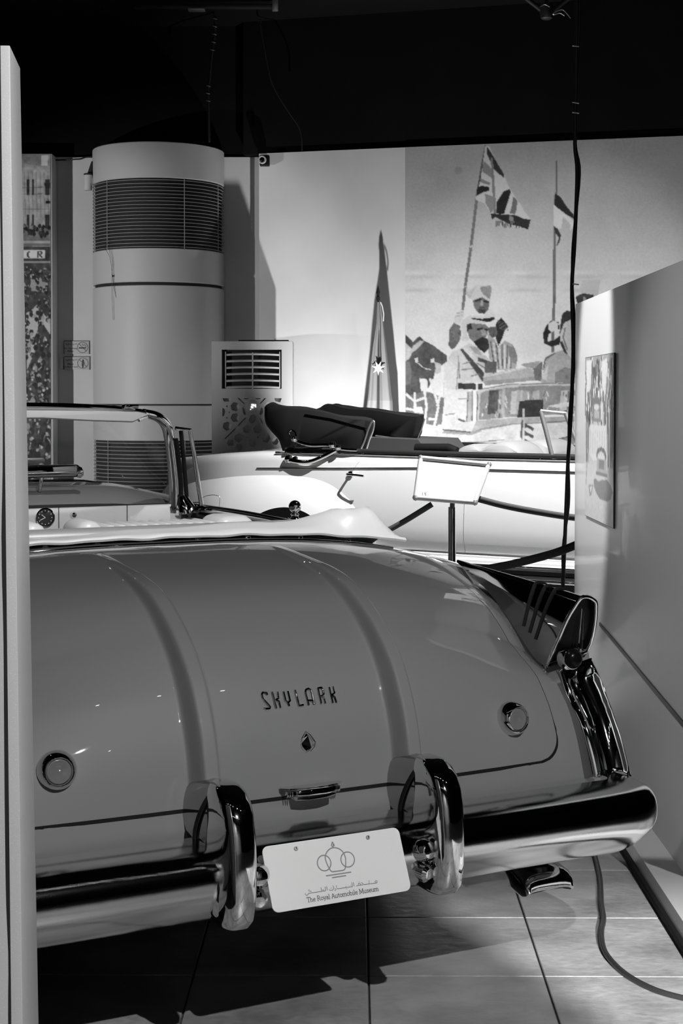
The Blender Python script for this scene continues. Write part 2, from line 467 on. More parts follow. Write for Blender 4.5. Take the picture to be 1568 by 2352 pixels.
# ------------------------------------------------------------------ printed pictures: tone painted per vertex on a fine flat sheet
class Print:
    def __init__(s, xs, ys):
        s.X, s.Y = np.meshgrid(np.asarray(xs, float), np.asarray(ys, float))
        s.T = np.zeros_like(s.X); s.flat = True
    def poly(s, P, v, soft=0.0, a=1.0):
        P = np.asarray(P, float); X, Y = s.X, s.Y
        m = np.zeros(X.shape, bool)
        x0, y0 = P[-1]
        bb = (X >= P[:, 0].min()) & (X <= P[:, 0].max()) & (Y >= P[:, 1].min()) & (Y <= P[:, 1].max())
        xs, ys = X[bb], Y[bb]; mm = np.zeros(xs.shape, bool)
        for x1, y1 in P:
            if y1 != y0:
                c = ((ys < y0) != (ys < y1)) & (xs < (x0 - x1) * (ys - y1) / (y0 - y1) + x1)
                mm ^= c
            x0, y0 = x1, y1
        m[bb] = mm
        s.T[m] = s.T[m] * (1 - a) + v * a
    def ell(s, cx, cy, rx, ry, v, a=1.0):
        j0, j1 = np.searchsorted(s.X[0], (cx - rx, cx + rx)); i0, i1 = np.searchsorted(s.Y[:, 0] if s.flat else np.arange(len(s.Y)), (cy - ry, cy + ry)) if s.flat else (0, len(s.Y))
        X, Y, T = s.X[i0:i1, j0:j1], s.Y[i0:i1, j0:j1], s.T[i0:i1, j0:j1]
        m = ((X - cx) / rx) ** 2 + ((Y - cy) / ry) ** 2 < 1
        T[m] = T[m] * (1 - a) + v * a
    def line(s, P, w, v, a=1.0):
        for (x0, y0), (x1, y1) in zip(P[:-1], P[1:]):
            d = math.hypot(x1 - x0, y1 - y0) + 1e-9; nx, ny = -(y1 - y0) / d * w / 2, (x1 - x0) / d * w / 2
            s.poly([(x0 + nx, y0 + ny), (x1 + nx, y1 + ny), (x1 - nx, y1 - ny), (x0 - nx, y0 - ny)], v, a=a)
    def noise(s, cell, amp):
        h, w = s.T.shape; n = rng.standard_normal((max(2, int(h / cell) + 2), max(2, int(w / cell) + 2)))
        yi = np.linspace(0, n.shape[0] - 1.001, h); xi = np.linspace(0, n.shape[1] - 1.001, w)
        y0, x0 = yi.astype(int), xi.astype(int); fy, fx = (yi - y0)[:, None], (xi - x0)[None]
        g = (n[y0][:, x0] * (1 - fy) * (1 - fx) + n[y0 + 1][:, x0] * fy * (1 - fx) + n[y0][:, x0 + 1] * (1 - fy) * fx + n[y0 + 1][:, x0 + 1] * fy * fx)
        s.T = s.T + amp * g
    def blur(s):
        p = np.pad(s.T, 1, mode='edge')
        s.T = (p[1:-1, 1:-1] * 4 + p[:-2, 1:-1] + p[2:, 1:-1] + p[1:-1, :-2] + p[1:-1, 2:]) / 8
    def mesh(s, place):
        h, w = s.X.shape
        V = [place(x, y) for x, y in zip(s.X.ravel(), s.Y.ravel())]
        idx = np.arange(h * w).reshape(h, w)
        Fc = np.stack([idx[:-1, :-1], idx[1:, :-1], idx[1:, 1:], idx[:-1, 1:]], -1).reshape(-1, 4).tolist()
        me = bpy.data.meshes.new('print'); me.from_pydata(V, [], Fc)
        at = me.color_attributes.new('tone', 'FLOAT_COLOR', 'POINT')
        t = np.clip(s.T, 0.01, 0.9).ravel() ** 2.0          # tones given as seen, stored linear
        c = np.ones((t.size, 4), np.float32); c[:, 0] = t; c[:, 1] = t; c[:, 2] = t
        at.data.foreach_set('color', c.ravel()); me.update()
        return me

# --- mural: riders with lances and flags beside an open car (flat print on the back wall)
def mural():
    xs = np.arange(930, 1640, 1.7); ys = np.concatenate([np.arange(0, 740, 1.7), [780, 860, 935]])
    pr = Print(xs, ys)
    # sheet coordinates: x in photo pixels, y below the wall's top edge
    top = lambda x: 352 - (x - 595) * 0.0411
    TY = 352 - (pr.X - 595) * 0.0411
    pr.Y = pr.Y + TY; pr.flat = False
    Z = lambda L: [(900 + a * 0.3232, 300 + b * 0.3232) for a, b in L]
    zy = (pr.Y - 300) / 0.3232
    pr.T = np.interp(zy, [60, 500, 900, 1150, 1500], [0.60, 0.65, 0.76, 0.86, 0.90])
    pr.noise(60, 0.015); pr.noise(16, 0.008)
    for y, a in ((1040, .06), (1135, .09), (1010, -.05)):
        pr.T -= a * np.exp(-((zy - y) / 14) ** 2) * (0.5 + 0.5 * np.sin(pr.X * 0.05 + y))
    pr.ell(900 + 470 * .3232, 300 + 285 * .3232, 9, 9, 0.52, 0.7)
    P = lambda L, v, a=1.0: pr.poly(Z(L), v, a=a)
    L = lambda Q, w, v, a=1.0: pr.line(Z(Q), w * .3232, v, a)
    # lances and flags
    L([(668, 105), (640, 250), (600, 500), (560, 830), (520, 1110), (500, 1290)], 20, .42)
    L([(668, 105), (600, 480)], 9, .22); L([(560, 820), (566, 826)], 22, .75); L([(520, 1105), (524, 1112)], 20, .8)
    P([(662, 108), (692, 112), (735, 205), (790, 300), (826, 392), (882, 482), (930, 560), (985, 630), (965, 705), (900, 690), (840, 672), (735, 612), (712, 634), (690, 575), (655, 515), (592, 492), (604, 440), (625, 360), (642, 255)], .78)
    P([(672, 112), (700, 150), (795, 310), (795, 338), (720, 270), (690, 200), (672, 160)], .2)
    P([(642, 235), (660, 220), (722, 290), (708, 335), (640, 292)], .5)
    P([(700, 190), (716, 195), (742, 590), (722, 600)], .48)
    P([(604, 402), (640, 392), (692, 402), (690, 428), (650, 435), (600, 462)], .14)
    P([(625, 336), (700, 372), (690, 388), (625, 366)], .5)
    P([(792, 432), (838, 416), (842, 440), (815, 530), (795, 592), (740, 590), (745, 505)], .13)
    P([(862, 468), (890, 500), (884, 560), (874, 592), (836, 590), (850, 540)], .4)
    P([(905, 510), (935, 560), (920, 595), (905, 590)], .78)
    P([(660, 450), (725, 470), (722, 560), (700, 590), (690, 560), (664, 515)], .52)
    P([(700, 588), (780, 596), (872, 600), (940, 628), (985, 632), (965, 705), (905, 678), (840, 668), (730, 612), (712, 636)], .16)
    P([(830, 605), (860, 610), (870, 660), (838, 664)], .5)
    for k in range(24):
        x = 740 + k * 10; L([(x, 640), (x + random.uniform(-6, 6), 668 + random.uniform(0, 26))], 4, .2)
    L([(1168, 215), (1166, 450)], 11, .36); L([(1166, 440), (1156, 700), (1152, 1180), (1140, 1575)], 20, .40)
    P([(1160, 448), (1195, 470), (1240, 540), (1290, 598), (1296, 630), (1230, 590), (1150, 528)], .14)
    P([(1150, 528), (1228, 588), (1290, 640), (1286, 690), (1262, 715), (1270, 670), (1215, 610), (1205, 690), (1178, 705), (1150, 676)], .82)
    P([(1148, 676), (1178, 700), (1200, 742), (1190, 790), (1165, 830), (1186, 760), (1160, 728)], .2)
    # standard bearer
    P([(520, 1150), (545, 1190), (575, 1200), (600, 1100), (560, 1140)], .72)
    P([(596, 1102), (640, 1096), (705, 1098), (711, 1120), (698, 1208), (690, 1222), (640, 1182), (575, 1208), (556, 1188)], .80)
    P([(628, 1112), (700, 1100), (708, 1125), (694, 1198), (650, 1165), (630, 1140)], .55)
    P([(574, 1206), (640, 1183), (690, 1215), (686, 1268), (660, 1300), (618, 1300), (585, 1262)], .42)
    P([(585, 1206), (632, 1192), (636, 1204), (590, 1216)], .15); P([(646, 1204), (688, 1216), (686, 1226), (650, 1216)], .15)
    P([(632, 1205), (645, 1208), (650, 1245), (626, 1246)], .62); P([(606, 1268), (668, 1270), (660, 1300), (618, 1300)], .25); L([(622, 1258), (658, 1260)], 6, .2)
    P([(582, 1312), (650, 1318), (705, 1272), (738, 1322), (720, 1350), (650, 1340)], .84)
    P([(488, 1270), (514, 1280), (510, 1320), (480, 1372), (442, 1366), (440, 1325), (470, 1290)], .82)
    L([(455, 1300), (505, 1290)], 4, .55); L([(450, 1322), (500, 1312)], 4, .55)
    P([(440, 1366), (492, 1392), (486, 1480), (450, 1540), (424, 1556), (402, 1525), (408, 1412)], .38)
    for k in range(14): L([(410 + k * 5, 1400 + k * 3), (412 + k * 5, 1500)], 3, .55 if k % 2 else .25)
    # second rider's plume and robe
    P([(738, 1372), (776, 1330), (826, 1392), (800, 1420), (780, 1482), (756, 1532), (735, 1470)], .14)
    for k in range(10): L([(750 + k * 7, 1345 + k * 3), (770 + k * 6, 1420)], 3, .34)
    P([(680, 1400), (742, 1392), (748, 1450), (712, 1480), (690, 1450)], .35)
    P([(676, 1440), (735, 1490), (752, 1545), (800, 1492), (855, 1520), (892, 1602), (880, 1690), (812, 1705), (744, 1700), (690, 1620)], .66)
    for k in range(9): L([(700 + k * 20, 1500 + k * 4), (730 + k * 14, 1690)], 7, .85 if k % 2 else .3)
    P([(822, 1530), (870, 1540), (892, 1610), (884, 1660), (840, 1640)], .5)
    # officer with sash
    P([(498, 1352), (545, 1312), (600, 1318), (668, 1342), (664, 1372), (560, 1372), (528, 1400), (532, 1450), (548, 1492), (500, 1500), (488, 1470), (510, 1450), (480, 1410)], .82)
    P([(560, 1330), (640, 1338), (726, 1326), (732, 1340), (690, 1362), (640, 1352), (566, 1338)], .12)
    P([(528, 1392), (556, 1368), (660, 1376), (686, 1402), (676, 1452), (650, 1502), (584, 1505), (548, 1472)], .48)
    P([(530, 1380), (560, 1368), (572, 1410), (545, 1412), (535, 1430)], .2)
    P([(600, 1408), (640, 1400), (644, 1412), (604, 1420)], .14); P([(654, 1405), (684, 1412), (680, 1424), (656, 1416)], .16)
    P([(630, 1412), (660, 1414), (672, 1452), (640, 1456)], .62)
    P([(578, 1500), (640, 1466), (680, 1480), (692, 1545), (656, 1580), (612, 1545)], .16)
    P([(480, 1552), (548, 1510), (610, 1540), (650, 1590), (722, 1650), (745, 1722), (650, 1790), (478, 1800), (460, 1900), (440, 2010), (370, 2010), (362, 1820), (388, 1640), (430, 1565)], .78)
    P([(484, 1556), (516, 1540), (655, 1722), (644, 1786)], .25); P([(500, 1548), (528, 1536), (660, 1700), (655, 1722)], .82)
    P([(545, 1530), (600, 1540), (640, 1600), (590, 1585)], .62); P([(610, 1610), (720, 1650), (715, 1662), (612, 1640)], .3)
    for q in ([(500, 1660), (560, 1640)], [(490, 1700), (580, 1690)], [(560, 1745), (620, 1730)], [(470, 1600), (480, 1760)], [(600, 1650), (680, 1700)]): L(q, 8, .48)
    P([(660, 1650), (740, 1640), (740, 1725), (660, 1720)], .35)
    P([(470, 1795), (642, 1798), (642, 1842), (470, 1836)], .16); P([(595, 1800), (612, 1800), (612, 1842), (595, 1842)], .8)
    P([(370, 1650), (400, 1620), (470, 1690), (452, 1880), (438, 2050), (384, 2060), (366, 1950)], .84); L([(474, 1640), (452, 1890)], 6, .5)
    P([(446, 1840), (545, 1840), (534, 2062), (452, 2062)], .83); L([(450, 1905), (540, 1905)], 4, .4); L([(470, 2050), (520, 2070)], 14, .3)
    P([(378, 2040), (448, 2030), (452, 2080), (400, 2100)], .78); L([(372, 2022), (446, 2010)], 5, .35)
    # horse
    P([(98, 1452), (118, 1470), (150, 1505), (182, 1470), (198, 1462), (225, 1492), (290, 1525), (350, 1570), (392, 1600), (392, 1640), (345, 1672), (306, 1700), (295, 1760), (240, 1860), (150, 1905), (98, 1890)], .3)
    pr_b = pr.T.copy()
    P([(98, 1510), (150, 1560), (125, 1620), (98, 1640)], .8); P([(98, 1452), (125, 1490), (140, 1540), (98, 1500)], .25)
    P([(150, 1530), (200, 1490), (230, 1500), (170, 1560), (120, 1590)], .74)
    P([(160, 1620), (182, 1610), (188, 1640), (165, 1650)], .85); L([(175, 1645), (230, 1690), (280, 1700)], 7, .85); P([(274, 1622), (300, 1618), (302, 1648), (276, 1650)], .85)
    P([(300, 1640), (350, 1660), (345, 1720), (300, 1730), (310, 1690)], .72)
    P([(98, 1640), (125, 1640), (140, 1720), (130, 1800), (98, 1810)], .42)
    P([(98, 1890), (240, 1850), (372, 1900), (352, 2110), (98, 2050)], .42)
    P([(195, 1760), (250, 1765), (255, 1860), (205, 1850)], .88); P([(280, 1770), (345, 1745), (350, 1850), (290, 1860)], .88)
    for q in ([(98, 1870), (160, 1925), (230, 1900)], [(230, 1850), (245, 1960), (230, 2100)], [(270, 1760), (330, 1960), (300, 2100)], [(98, 1975), (150, 1985), (220, 2000)], [(350, 1850), (320, 1960)], [(160, 1860), (165, 2000)], [(260, 2050), (320, 2050)]): L(q, 18, .86)
    P([(150, 1960), (215, 1965), (222, 2010), (160, 2005)], .88)
    # open car
    P([(644, 1752), (700, 1728), (950, 1682), (1000, 1695), (1018, 1770), (660, 1812)], .66); P([(648, 1780), (1010, 1750), (1018, 1775), (662, 1812)], .56); L([(650, 1750), (960, 1684)], 9, .8)
    P([(1000, 1680), (1070, 1640), (1060, 1780), (1016, 1775)], .4); P([(910, 1660), (1060, 1635), (1010, 1690), (950, 1682)], .6)
    P([(600, 1852), (640, 1836), (820, 1812), (1296, 1800), (1296, 2010), (800, 2040), (600, 2060)], .5)
    for x, v, w in ((690, .22, 60), (735, .3, 30), (760, .6, 40), (850, .72, 80), (890, .62, 24), (930, .6, 50), (1000, .66, 50), (1200, .72, 60), (1250, .4, 50), (1100, .5, 60)):
        P([(x, 1850), (x + w, 1845), (x + w - 12, 2010), (x - 12, 2015)], v)
    for k in range(40):
        x, y = random.uniform(640, 1280), random.uniform(1850, 2010); L([(x, y), (x + random.uniform(-20, 20), y + random.uniform(10, 50))], random.uniform(4, 10), random.choice([.2, .35, .75, .85]))
    P([(906, 1922), (1075, 1908), (1070, 2035), (890, 2042)], .15)
    P([(1100, 1958), (1240, 1930), (1290, 1936), (1290, 1956), (1180, 1970)], .78)
    P([(604, 1850), (640, 1832), (820, 1800), (1100, 1792), (1296, 1790), (1296, 1815), (1100, 1812), (830, 1824), (660, 1850), (628, 1870), (616, 2060), (596, 2060)], .74)
    L([(630, 1838), (820, 1804), (1290, 1794)], 5, .4); L([(610, 1870), (602, 2060)], 6, .3)
    L([(795, 1810), (790, 2070)], 20, .74, .6)
    P([(534, 1858), (570, 1850), (566, 2090), (528, 2080)], .66); L([(540, 1860), (530, 2080)], 6, .3); L([(572, 1850), (568, 2100)], 6, .35)
    P([(250, 2150), (330, 2090), (440, 2080), (610, 2060), (800, 2040), (1296, 2030), (1296, 2245), (225, 2245)], .80)
    P([(600, 2062), (830, 2044), (1296, 2030), (1296, 2062), (860, 2090), (640, 2130), (560, 2150)], .62); L([(560, 2150), (640, 2120), (860, 2085), (1296, 2064)], 6, .4)
    P([(560, 2140), (640, 2135), (560, 2165), (350, 2150), (380, 2120)], .55); L([(360, 2126), (560, 2144)], 10, .3)
    P([(1130, 2245), (1190, 2190), (1296, 2165), (1296, 2245)], .5); L([(1130, 2245), (1190, 2190), (1296, 2165)], 8, .25)
    L([(240, 2230), (800, 2200)], 6, .45); P([(225, 2238), (900, 2215), (900, 2250), (225, 2252)], .3)
    L([(934, 1975), (936, 2245)], 12, .7); P([(915, 2075), (930, 2050), (928, 2200), (912, 2180)], .25)
    for y in (2075, 2130, 2185): P([(940, y), (965, y + 18), (1010, y + 40), (1000, y + 60), (965, y + 36), (940, y + 40)], .22)
    # riders at the right
    P([(1072, 1440), (1100, 1380), (1130, 1352), (1185, 1362), (1190, 1410), (1150, 1420), (1110, 1450), (1105, 1500), (1150, 1490), (1200, 1450), (1190, 1520), (1130, 1535), (1080, 1510)], .12)
    P([(1110, 1372), (1150, 1350), (1182, 1370), (1180, 1415), (1130, 1432), (1108, 1410)], .84)
    P([(1210, 1300), (1240, 1280), (1300, 1282), (1296, 1340), (1230, 1360), (1190, 1450), (1200, 1350)], .16)
    P([(1190, 1450), (1220, 1372), (1275, 1340), (1380, 1340), (1380, 1560), (1240, 1640), (1215, 1560)], .76); L([(1230, 1400), (1215, 1470), (1245, 1560)], 10, .45); L([(1200, 1500), (1250, 1620)], 18, .2)
    P([(1098, 1620), (1150, 1580), (1210, 1560), (1300, 1640), (1300, 1790), (1055, 1795), (1080, 1700)], .66); P([(1160, 1720), (1230, 1680), (1300, 1700), (1300, 1795), (1160, 1790)], .48)
    L([(1075, 1700), (1090, 1620), (1160, 1580)], 10, .35); P([(1060, 1760), (1110, 1660), (1100, 1780)], .8)
    P([(1330, 1150), (1350, 1062), (1480, 1060), (1460, 1190)], .76); P([(1306, 1180), (1355, 1156), (1430, 1168), (1440, 1200), (1330, 1240), (1310, 1215)], .2); P([(1360, 1180), (1375, 1182), (1380, 1210), (1355, 1215)], .55)
    P([(1310, 1240), (1700, 1180), (1700, 2100), (1310, 1800)], .55)
    pr.T *= np.interp(zy, [900, 1500], [1.0, 0.80])
    flat_ = pr.T.copy(); pr.noise(5, 0.016); pr.noise(2.2, 0.018); pr.noise(14, 0.02)
    fig = np.clip((0.72 - flat_) / 0.06, 0.25, 1) * (zy > 1080)          # grain of the old photograph shows in the figures
    pr.T = flat_ + (pr.T - flat_) * fig
    pr.noise(1.2, 0.018); pr.blur()
    def place(x, y):
        return hit(x, y, WP - WN * 0.006, WN)
    return pr.mesh(place)
tag(obj('mural_photograph', mural(), M_PRINT), 'wall mural photograph of riders with lances and flags beside an open car', 'mural')

# --- tall street-crowd picture on its own box panel at the left
PY = 13.56
def crowd():
    xs = np.arange(-170, 117, 1.5); ys = np.arange(356, 1280, 1.5)
    pr = Print(xs, ys)
    pr.T[:] = 0.62
    pr.noise(25, 0.05); pr.noise(6, 0.03)
    pr.poly([(-170, 400), (60, 385), (115, 380), (115, 590), (-170, 610)], .66)
    pr.noise(20, 0.02)
    for x in range(-160, 116, 9): pr.line([(x, 395), (x + 2, 500)], 1.6, .5)
    for y in (430, 445, 480, 520): pr.line([(-170, y + 3), (116, y)], 1.6, .46)
    for x, w in ((-150, 8), (-110, 9), (-70, 7), (-20, 9), (20, 8), (62, 6), (74, 4), (104, 10)):
        pr.poly([(x, 412), (x + w, 412), (x + w, 448), (x, 448)], .2); pr.poly([(x, 494), (x + w, 494), (x + w, 532), (x, 532)], .18)
    pr.poly([(102, 420), (116, 420), (116, 434), (104, 434)], .15); pr.poly([(105, 462), (116, 462), (116, 468), (105, 468)], .12)
    pr.ell(80, 366, 26, 14, .5, .6); pr.poly([(94, 357), (111, 357), (110, 381), (95, 381)], .88)
    pr.poly([(-170, 530), (116, 524), (116, 565), (-170, 572)], .44); pr.line([(-170, 560), (116, 556)], 6, .7)
    for k in range(160):
        x, y = random.uniform(-170, 116), random.uniform(518, 545); pr.ell(x, y, 3.5, 5, random.choice([.1, .15, .2, .5]))
    pr.poly([(-170, 572), (116, 566), (116, 600), (-170, 600)], .24)
    pr.poly([(-120, 575), (104, 575), (103, 594), (-120, 594)], .86)
    # shop letters C R on the sign board
    pr.ell(68, 585, 6.5, 8, .2); pr.ell(69.5, 585, 4, 5.2, .86); pr.poly([(70, 578), (77, 578), (77, 592), (70, 592)], .86)
    pr.poly([(86, 577), (89.5, 577), (89.5, 592), (86, 592)], .18); pr.ell(92, 581, 6, 4.5, .18); pr.ell(92, 581, 3, 2, .86); pr.line([(91, 585), (98, 592)], 3, .18)
    pr.poly([(-170, 604), (116, 604), (116, 1280), (-170, 1280)], .22)
    pr.noise(5, 0.05)
    pr.poly([(60, 720), (90, 700), (84, 800), (62, 850)], .74); pr.poly([(96, 715), (116, 740), (116, 770), (100, 745)], .78); pr.poly([(70, 640), (110, 650), (105, 672), (72, 668)], .6)
    pr.poly([(-100, 680), (-60, 690), (-40, 860), (-90, 840)], .7); pr.poly([(0, 760), (40, 750), (30, 900), (-10, 920)], .68)
    for k in range(1500):
        y = 610 + 665 * (k / 1500); s = 2.0 + (y - 600) / 150.0
        x = random.uniform(-170, 118)
        b = random.choice([.08, .1, .12, .14, .2, .3, .62])
        pr.ell(x, y + s * 2.2, s * 1.5, s * 2.0, b)
        if random.random() < .62: pr.ell(x, y, s * .62, s * .8, random.choice([.5, .62, .7, .82]))
        if random.random() < .3: pr.line([(x, y + s * 1.5), (x + random.uniform(-9, 9), y + s * 4)], s * .5, random.choice([.6, .78]))
    pr.noise(1.3, 0.02); pr.blur()
    return pr.mesh(lambda x, y: at_depth(x, y, PY))
pnl = empty('poster_panel', (-3.0, 13.5, 0), 0, 'tall street crowd poster on a white box panel at the far left wall', 'poster')
xr = at_depth(121, 700, PY).x; ptop = at_depth(100, 353, PY).z
obj('panel_box', box((xr - 0.75 + 3.0, (PY + 13.79) / 2 - 13.5, ptop / 2), (1.5, 13.79 - PY, ptop), 0.006), M_WALL, pnl)
me = crowd(); me.transform(Matrix.Translation((3.0, -13.5 - 0.006, 0)))
obj('crowd_print', me, M_PRINT, pnl)
# ------------------------------------------------------------------ grey convertible, seen from behind (local x right, y forward, z up)
car = empty('convertible_car', (G_O.x, G_O.y, 0), TH, 'grey convertible car with ribbed trunk lid, chrome tail fins and white boot cover', 'car')
def cobj(name, me, m, parent=None): return obj(name, me, m, parent or car)
PROF = [(1.30, 1.034), (1.06, 1.034), (.83, 1.026), (.64, 1.004), (.5, .980), (.4, .948), (.31, .897), (.245, .845), (.195, .785), (.167, .73), (.147, .68), (.134, .63),
        (.127, .58), (.123, .53), (.118, .49), (.12, .455), (.14, .42), (.17, .38)]
PS = np.array(catmull(PROF, 10)); NP_ = len(PS)
PT = np.gradient(PS, axis=0); PT /= np.linalg.norm(PT, axis=1)[:, None]
PN = np.stack([PT[:, 1], -PT[:, 0]], 1)              # outward: for a path going rearward/down this is up/rear
if PN[15, 1] < 0: PN = -PN
def amp(z, t):
    return interp(z, [(.38, .03), (.49, .03), (.53, .04), (.58, .06), (.63, .08), (.68, .10), (.73, .125), (.785, .16), (.845, .205), (.897, .225), (.948, .20), (.98, .17), (1.004, .126), (1.026, .09), (1.034, .08)])
AMP = np.array([amp(p[1], p[0]) for p in PS])
HR = np.array([interp(p[0], [(.84, 0), (.64, .007), (.5, .013), (.4, .018), (.31, .022), (.245, .026), (.2, .03), (.16, .034), (.12, .036)]) if p[1] > .5 else .036 for p in PS])
WRD = np.array([interp(p[0], [(.84, .016), (.64, .028), (.45, .036), (.1, .038)]) for p in PS])
def surf(u, i, off=0.0, rib=False):
    a = abs(u)
    ret = AMP[i] * (a / .86) ** 3
    if PS[i, 0] < .88 and PS[i, 1] > .475: ret += .075 * sstep(.772, .80, a) * sstep(.88, .78, PS[i, 0])
    h = off
    if rib:
        d = abs(a - .25) / WRD[i]
        h += 1.45 * HR[i] * (1 - sstep(.35, 1.0, d) )
    t = PS[i, 0] + PN[i, 0] * (h - ret); z = PS[i, 1] + PN[i, 1] * (h - ret)
    return Vector((u, t, z))
iz = lambda z: int(np.argmin(np.abs(PS[:, 1] - z) + (PS[:, 0] > .6) * 9))
it = lambda t: int(np.argmin(np.abs(PS[:, 0] - t) + (PS[:, 1] < .9) * 9))
I_TOP, I_BOT = it(.86), iz(.545)
# rear shell of the body, with the flanks turned in
us = list(np.linspace(-.885, .885, 61))
def shell(u, i):
    if abs(u) <= .886:
        lid = abs(u) < .70 and I_TOP < i < I_BOT
        return surf(u, i, -.008 if lid else 0.0)
    k = (abs(u) - .886) / .1; s = 1 if u > 0 else -1       # flange: 0..1
    e = surf(s * .885, i); f = min(1.0, k * 2); g = max(0.0, k * 2 - 1)
    return Vector((s * (.885 + .04 * math.sin(f * math.pi / 2)), e.y - PN[i, 0] * (.045 * (1 - math.cos(f * math.pi / 2)) + .13 * g), e.z - PN[i, 1] * (.045 * (1 - math.cos(f * math.pi / 2)) + .13 * g)))
usf = [-.986, -.956, -.936, -.921, -.911, -.901, -.893] + us + [.893, .901, .911, .921, .936, .956, .986]
body = cobj('body_shell', mk(*grid(shell, usf, range(0, NP_)), angle=50), M_PAINT)
# trunk lid with its two ribs
ub = sorted(set([round(x, 4) for x in list(np.arange(0, .2, .02)) + list(np.arange(.2, .302, .004)) + list(np.arange(.31, .57, .02)) + list(np.linspace(.58, .70, 9))]))
ub = [-x for x in reversed(ub) if x > 0] + ub
def lidw(i):
    z, t = PS[i, 1], PS[i, 0]
    w = .70
    if t < .5 and z < .605:
        d = (.605 - z) / .06
        w = .64 + .06 * math.sqrt(max(0, 1 - min(1, d) ** 2))
    if t > .62: w = .70 - .10 * sstep(.62, .90, t)
    return w
def lidf(u, i):
    a = abs(u); W = lidw(i)
    if a > .56: a = .56 + (a - .56) / .14 * (W - .56)
    return surf(math.copysign(a, u), i, .002, True)
lid_rows = list(range(I_TOP, I_BOT + 1))
V, Fc = grid(lidf, ub, lid_rows)
# turned-in edge all round
n = len(ub); R_ = len(lid_rows)
edge = [j * n for j in range(R_)] + [(R_ - 1) * n + i for i in range(1, n)] + [j * n + n - 1 for j in range(R_ - 2, -1, -1)] + [i for i in range(n - 2, 0, -1)]
cidx = {}
for e in edge:
    j = lid_rows[e // n]
    V.append(V[e] - Vector((0, PN[j, 0], PN[j, 1])) * .009); cidx[e] = len(V) - 1
for a, b in zip(edge, edge[1:] + edge[:1]): Fc.append((a, b, cidx[b], cidx[a]))
lid = cobj('trunk_lid', mk(V, Fc, angle=60), M_PAINT)
# dark gasket line round the lid
gv, gf = [], []
outl = [(lid_rows[e // n], e) for e in edge]
Wg = .0055
for (j, e) in outl:
    p = V[e] - Vector((0, PN[j, 0], PN[j, 1])) * .0012
    low = sstep(.64, .57, p.z)
    du = math.copysign(1, p.x) if abs(p.x) > .60 else 0.0
    tn = Vector((0, PT[j, 0], PT[j, 1]))
    outv = Vector((du, 0, 0)) * (1 if abs(p.x) > .60 else 0) + tn * (1.0 if j > I_BOT - 14 else (-1.0 if j == I_TOP else 0))
    w = Wg * (.45 + 1.15 * low)
    gv += [p, p + (outv.normalized() * w if outv.length > 0 else Vector())]
m_ = len(outl)
gf = [(2 * k, 2 * k + 1, 2 * ((k + 1) % m_) + 1, 2 * ((k + 1) % m_)) for k in range(m_)]
cobj('lid_gasket', mk(gv, gf), M_BLACK)
# surface finder for things fixed to the lid
BVH = BVHTree.FromPolygons([tuple(v) for v in V], Fc)
def on_lid(x, y, off=0.0):
    o, d = g_ray(x, y)
    p, nr, idx, dist = BVH.ray_cast(o, d)
    if p is None: return None, None
    if nr.dot(d) > 0: nr = -nr
    return p + nr * off, nr

# sides, front and underside
def outline_side(s):
    arch = lambda c, r, n=14: [(c + r * math.cos(a), .30 + r * math.sin(a)) for a in np.linspace(0, math.pi, n)]
    top = [(.34, .80), (.6, .86), (1.0, .905), (1.6, .93), (2.4, .955), (3.0, .975), (3.8, .97), (4.6, .93), (5.05, .86), (5.2, .70), (5.22, .45)]
    bot = [(5.1, .28)] + [(c, z) for c, z in arch(4.45, .36)] + [(3.6, .24), (1.9, .24)] + [(c, z) for c, z in arch(1.25, .36)] + [(.5, .30), (.22, .40)]
    poly = top + bot
    me = prism([(s * .925, t, z) for t, z in poly], (-s * .10, 0, 0), bev=.012)
    return me
for s in (-1, 1):
    cobj('side_panel', outline_side(s), M_PAINT)
    cobj('door_top_rail', tube(smooth_path([(s * .87, 1.65, .972), (s * .87, 2.0, .977), (s * .86, 2.4, .985), (s * .81, 2.85, .992)]), .017, 8), M_CHROME)
    cobj('door_seam', tube([(s * .928, 2.9, .96), (s * .93, 2.85, .6), (s * .93, 2.8, .30)], .003, 6), M_BLACK)
    cobj('door_seam', tube([(s * .928, 1.6, .93), (s * .93, 1.62, .6), (s * .93, 1.66, .30)], .003, 6), M_BLACK)
    cobj('door_inner', box((s * .80, 2.0, .70), (.06, 1.9, .50), .02), M_LEATHER_G)
cobj('hood', mk(*grid(lambda u, t: Vector((u, t, 1.075 - .05 * (t - 3.05) / 2 - .075 * ((t - 3.05) / 2.1) ** 4 * 1.6 - .09 * (abs(u) / .83) ** 3)), np.linspace(-.83, .83, 25), np.linspace(3.02, 5.12, 22))), M_PAINT)
cobj('front_grille', box((0, 5.14, .62), (1.5, .1, .34), .03), M_CHROME)
cobj('front_bumper', tube(smooth_path([(-.95, 4.9, .45), (-.85, 5.25, .45), (0, 5.34, .45), (.85, 5.25, .45), (.95, 4.9, .45)]), .07, 12), M_CHROME)
cobj('underbody', box((0, 2.7, .40), (1.60, 4.7, .22), .02), M_DARK)
cobj('cabin_floor', box((0, 2.15, .52), (1.54, 1.9, .03)), M_DARK)
for t in (1.25, 4.45):
    for s in (-1, 1):
        M4 = axis_m((s * .66, t, .335), (s, 0, 0))
        w = cobj('wheel', lathe([(.335, -.06), (.335, .06), (.31, .09), (.23, .095), (.22, .08), (.0, .085)], 36, M4), M_TYRE)
        obj('hub_cap', lathe([(.20, .08), (.19, .10), (.10, .125), (.0, .13)], 30, M4), M_CHROME, w)

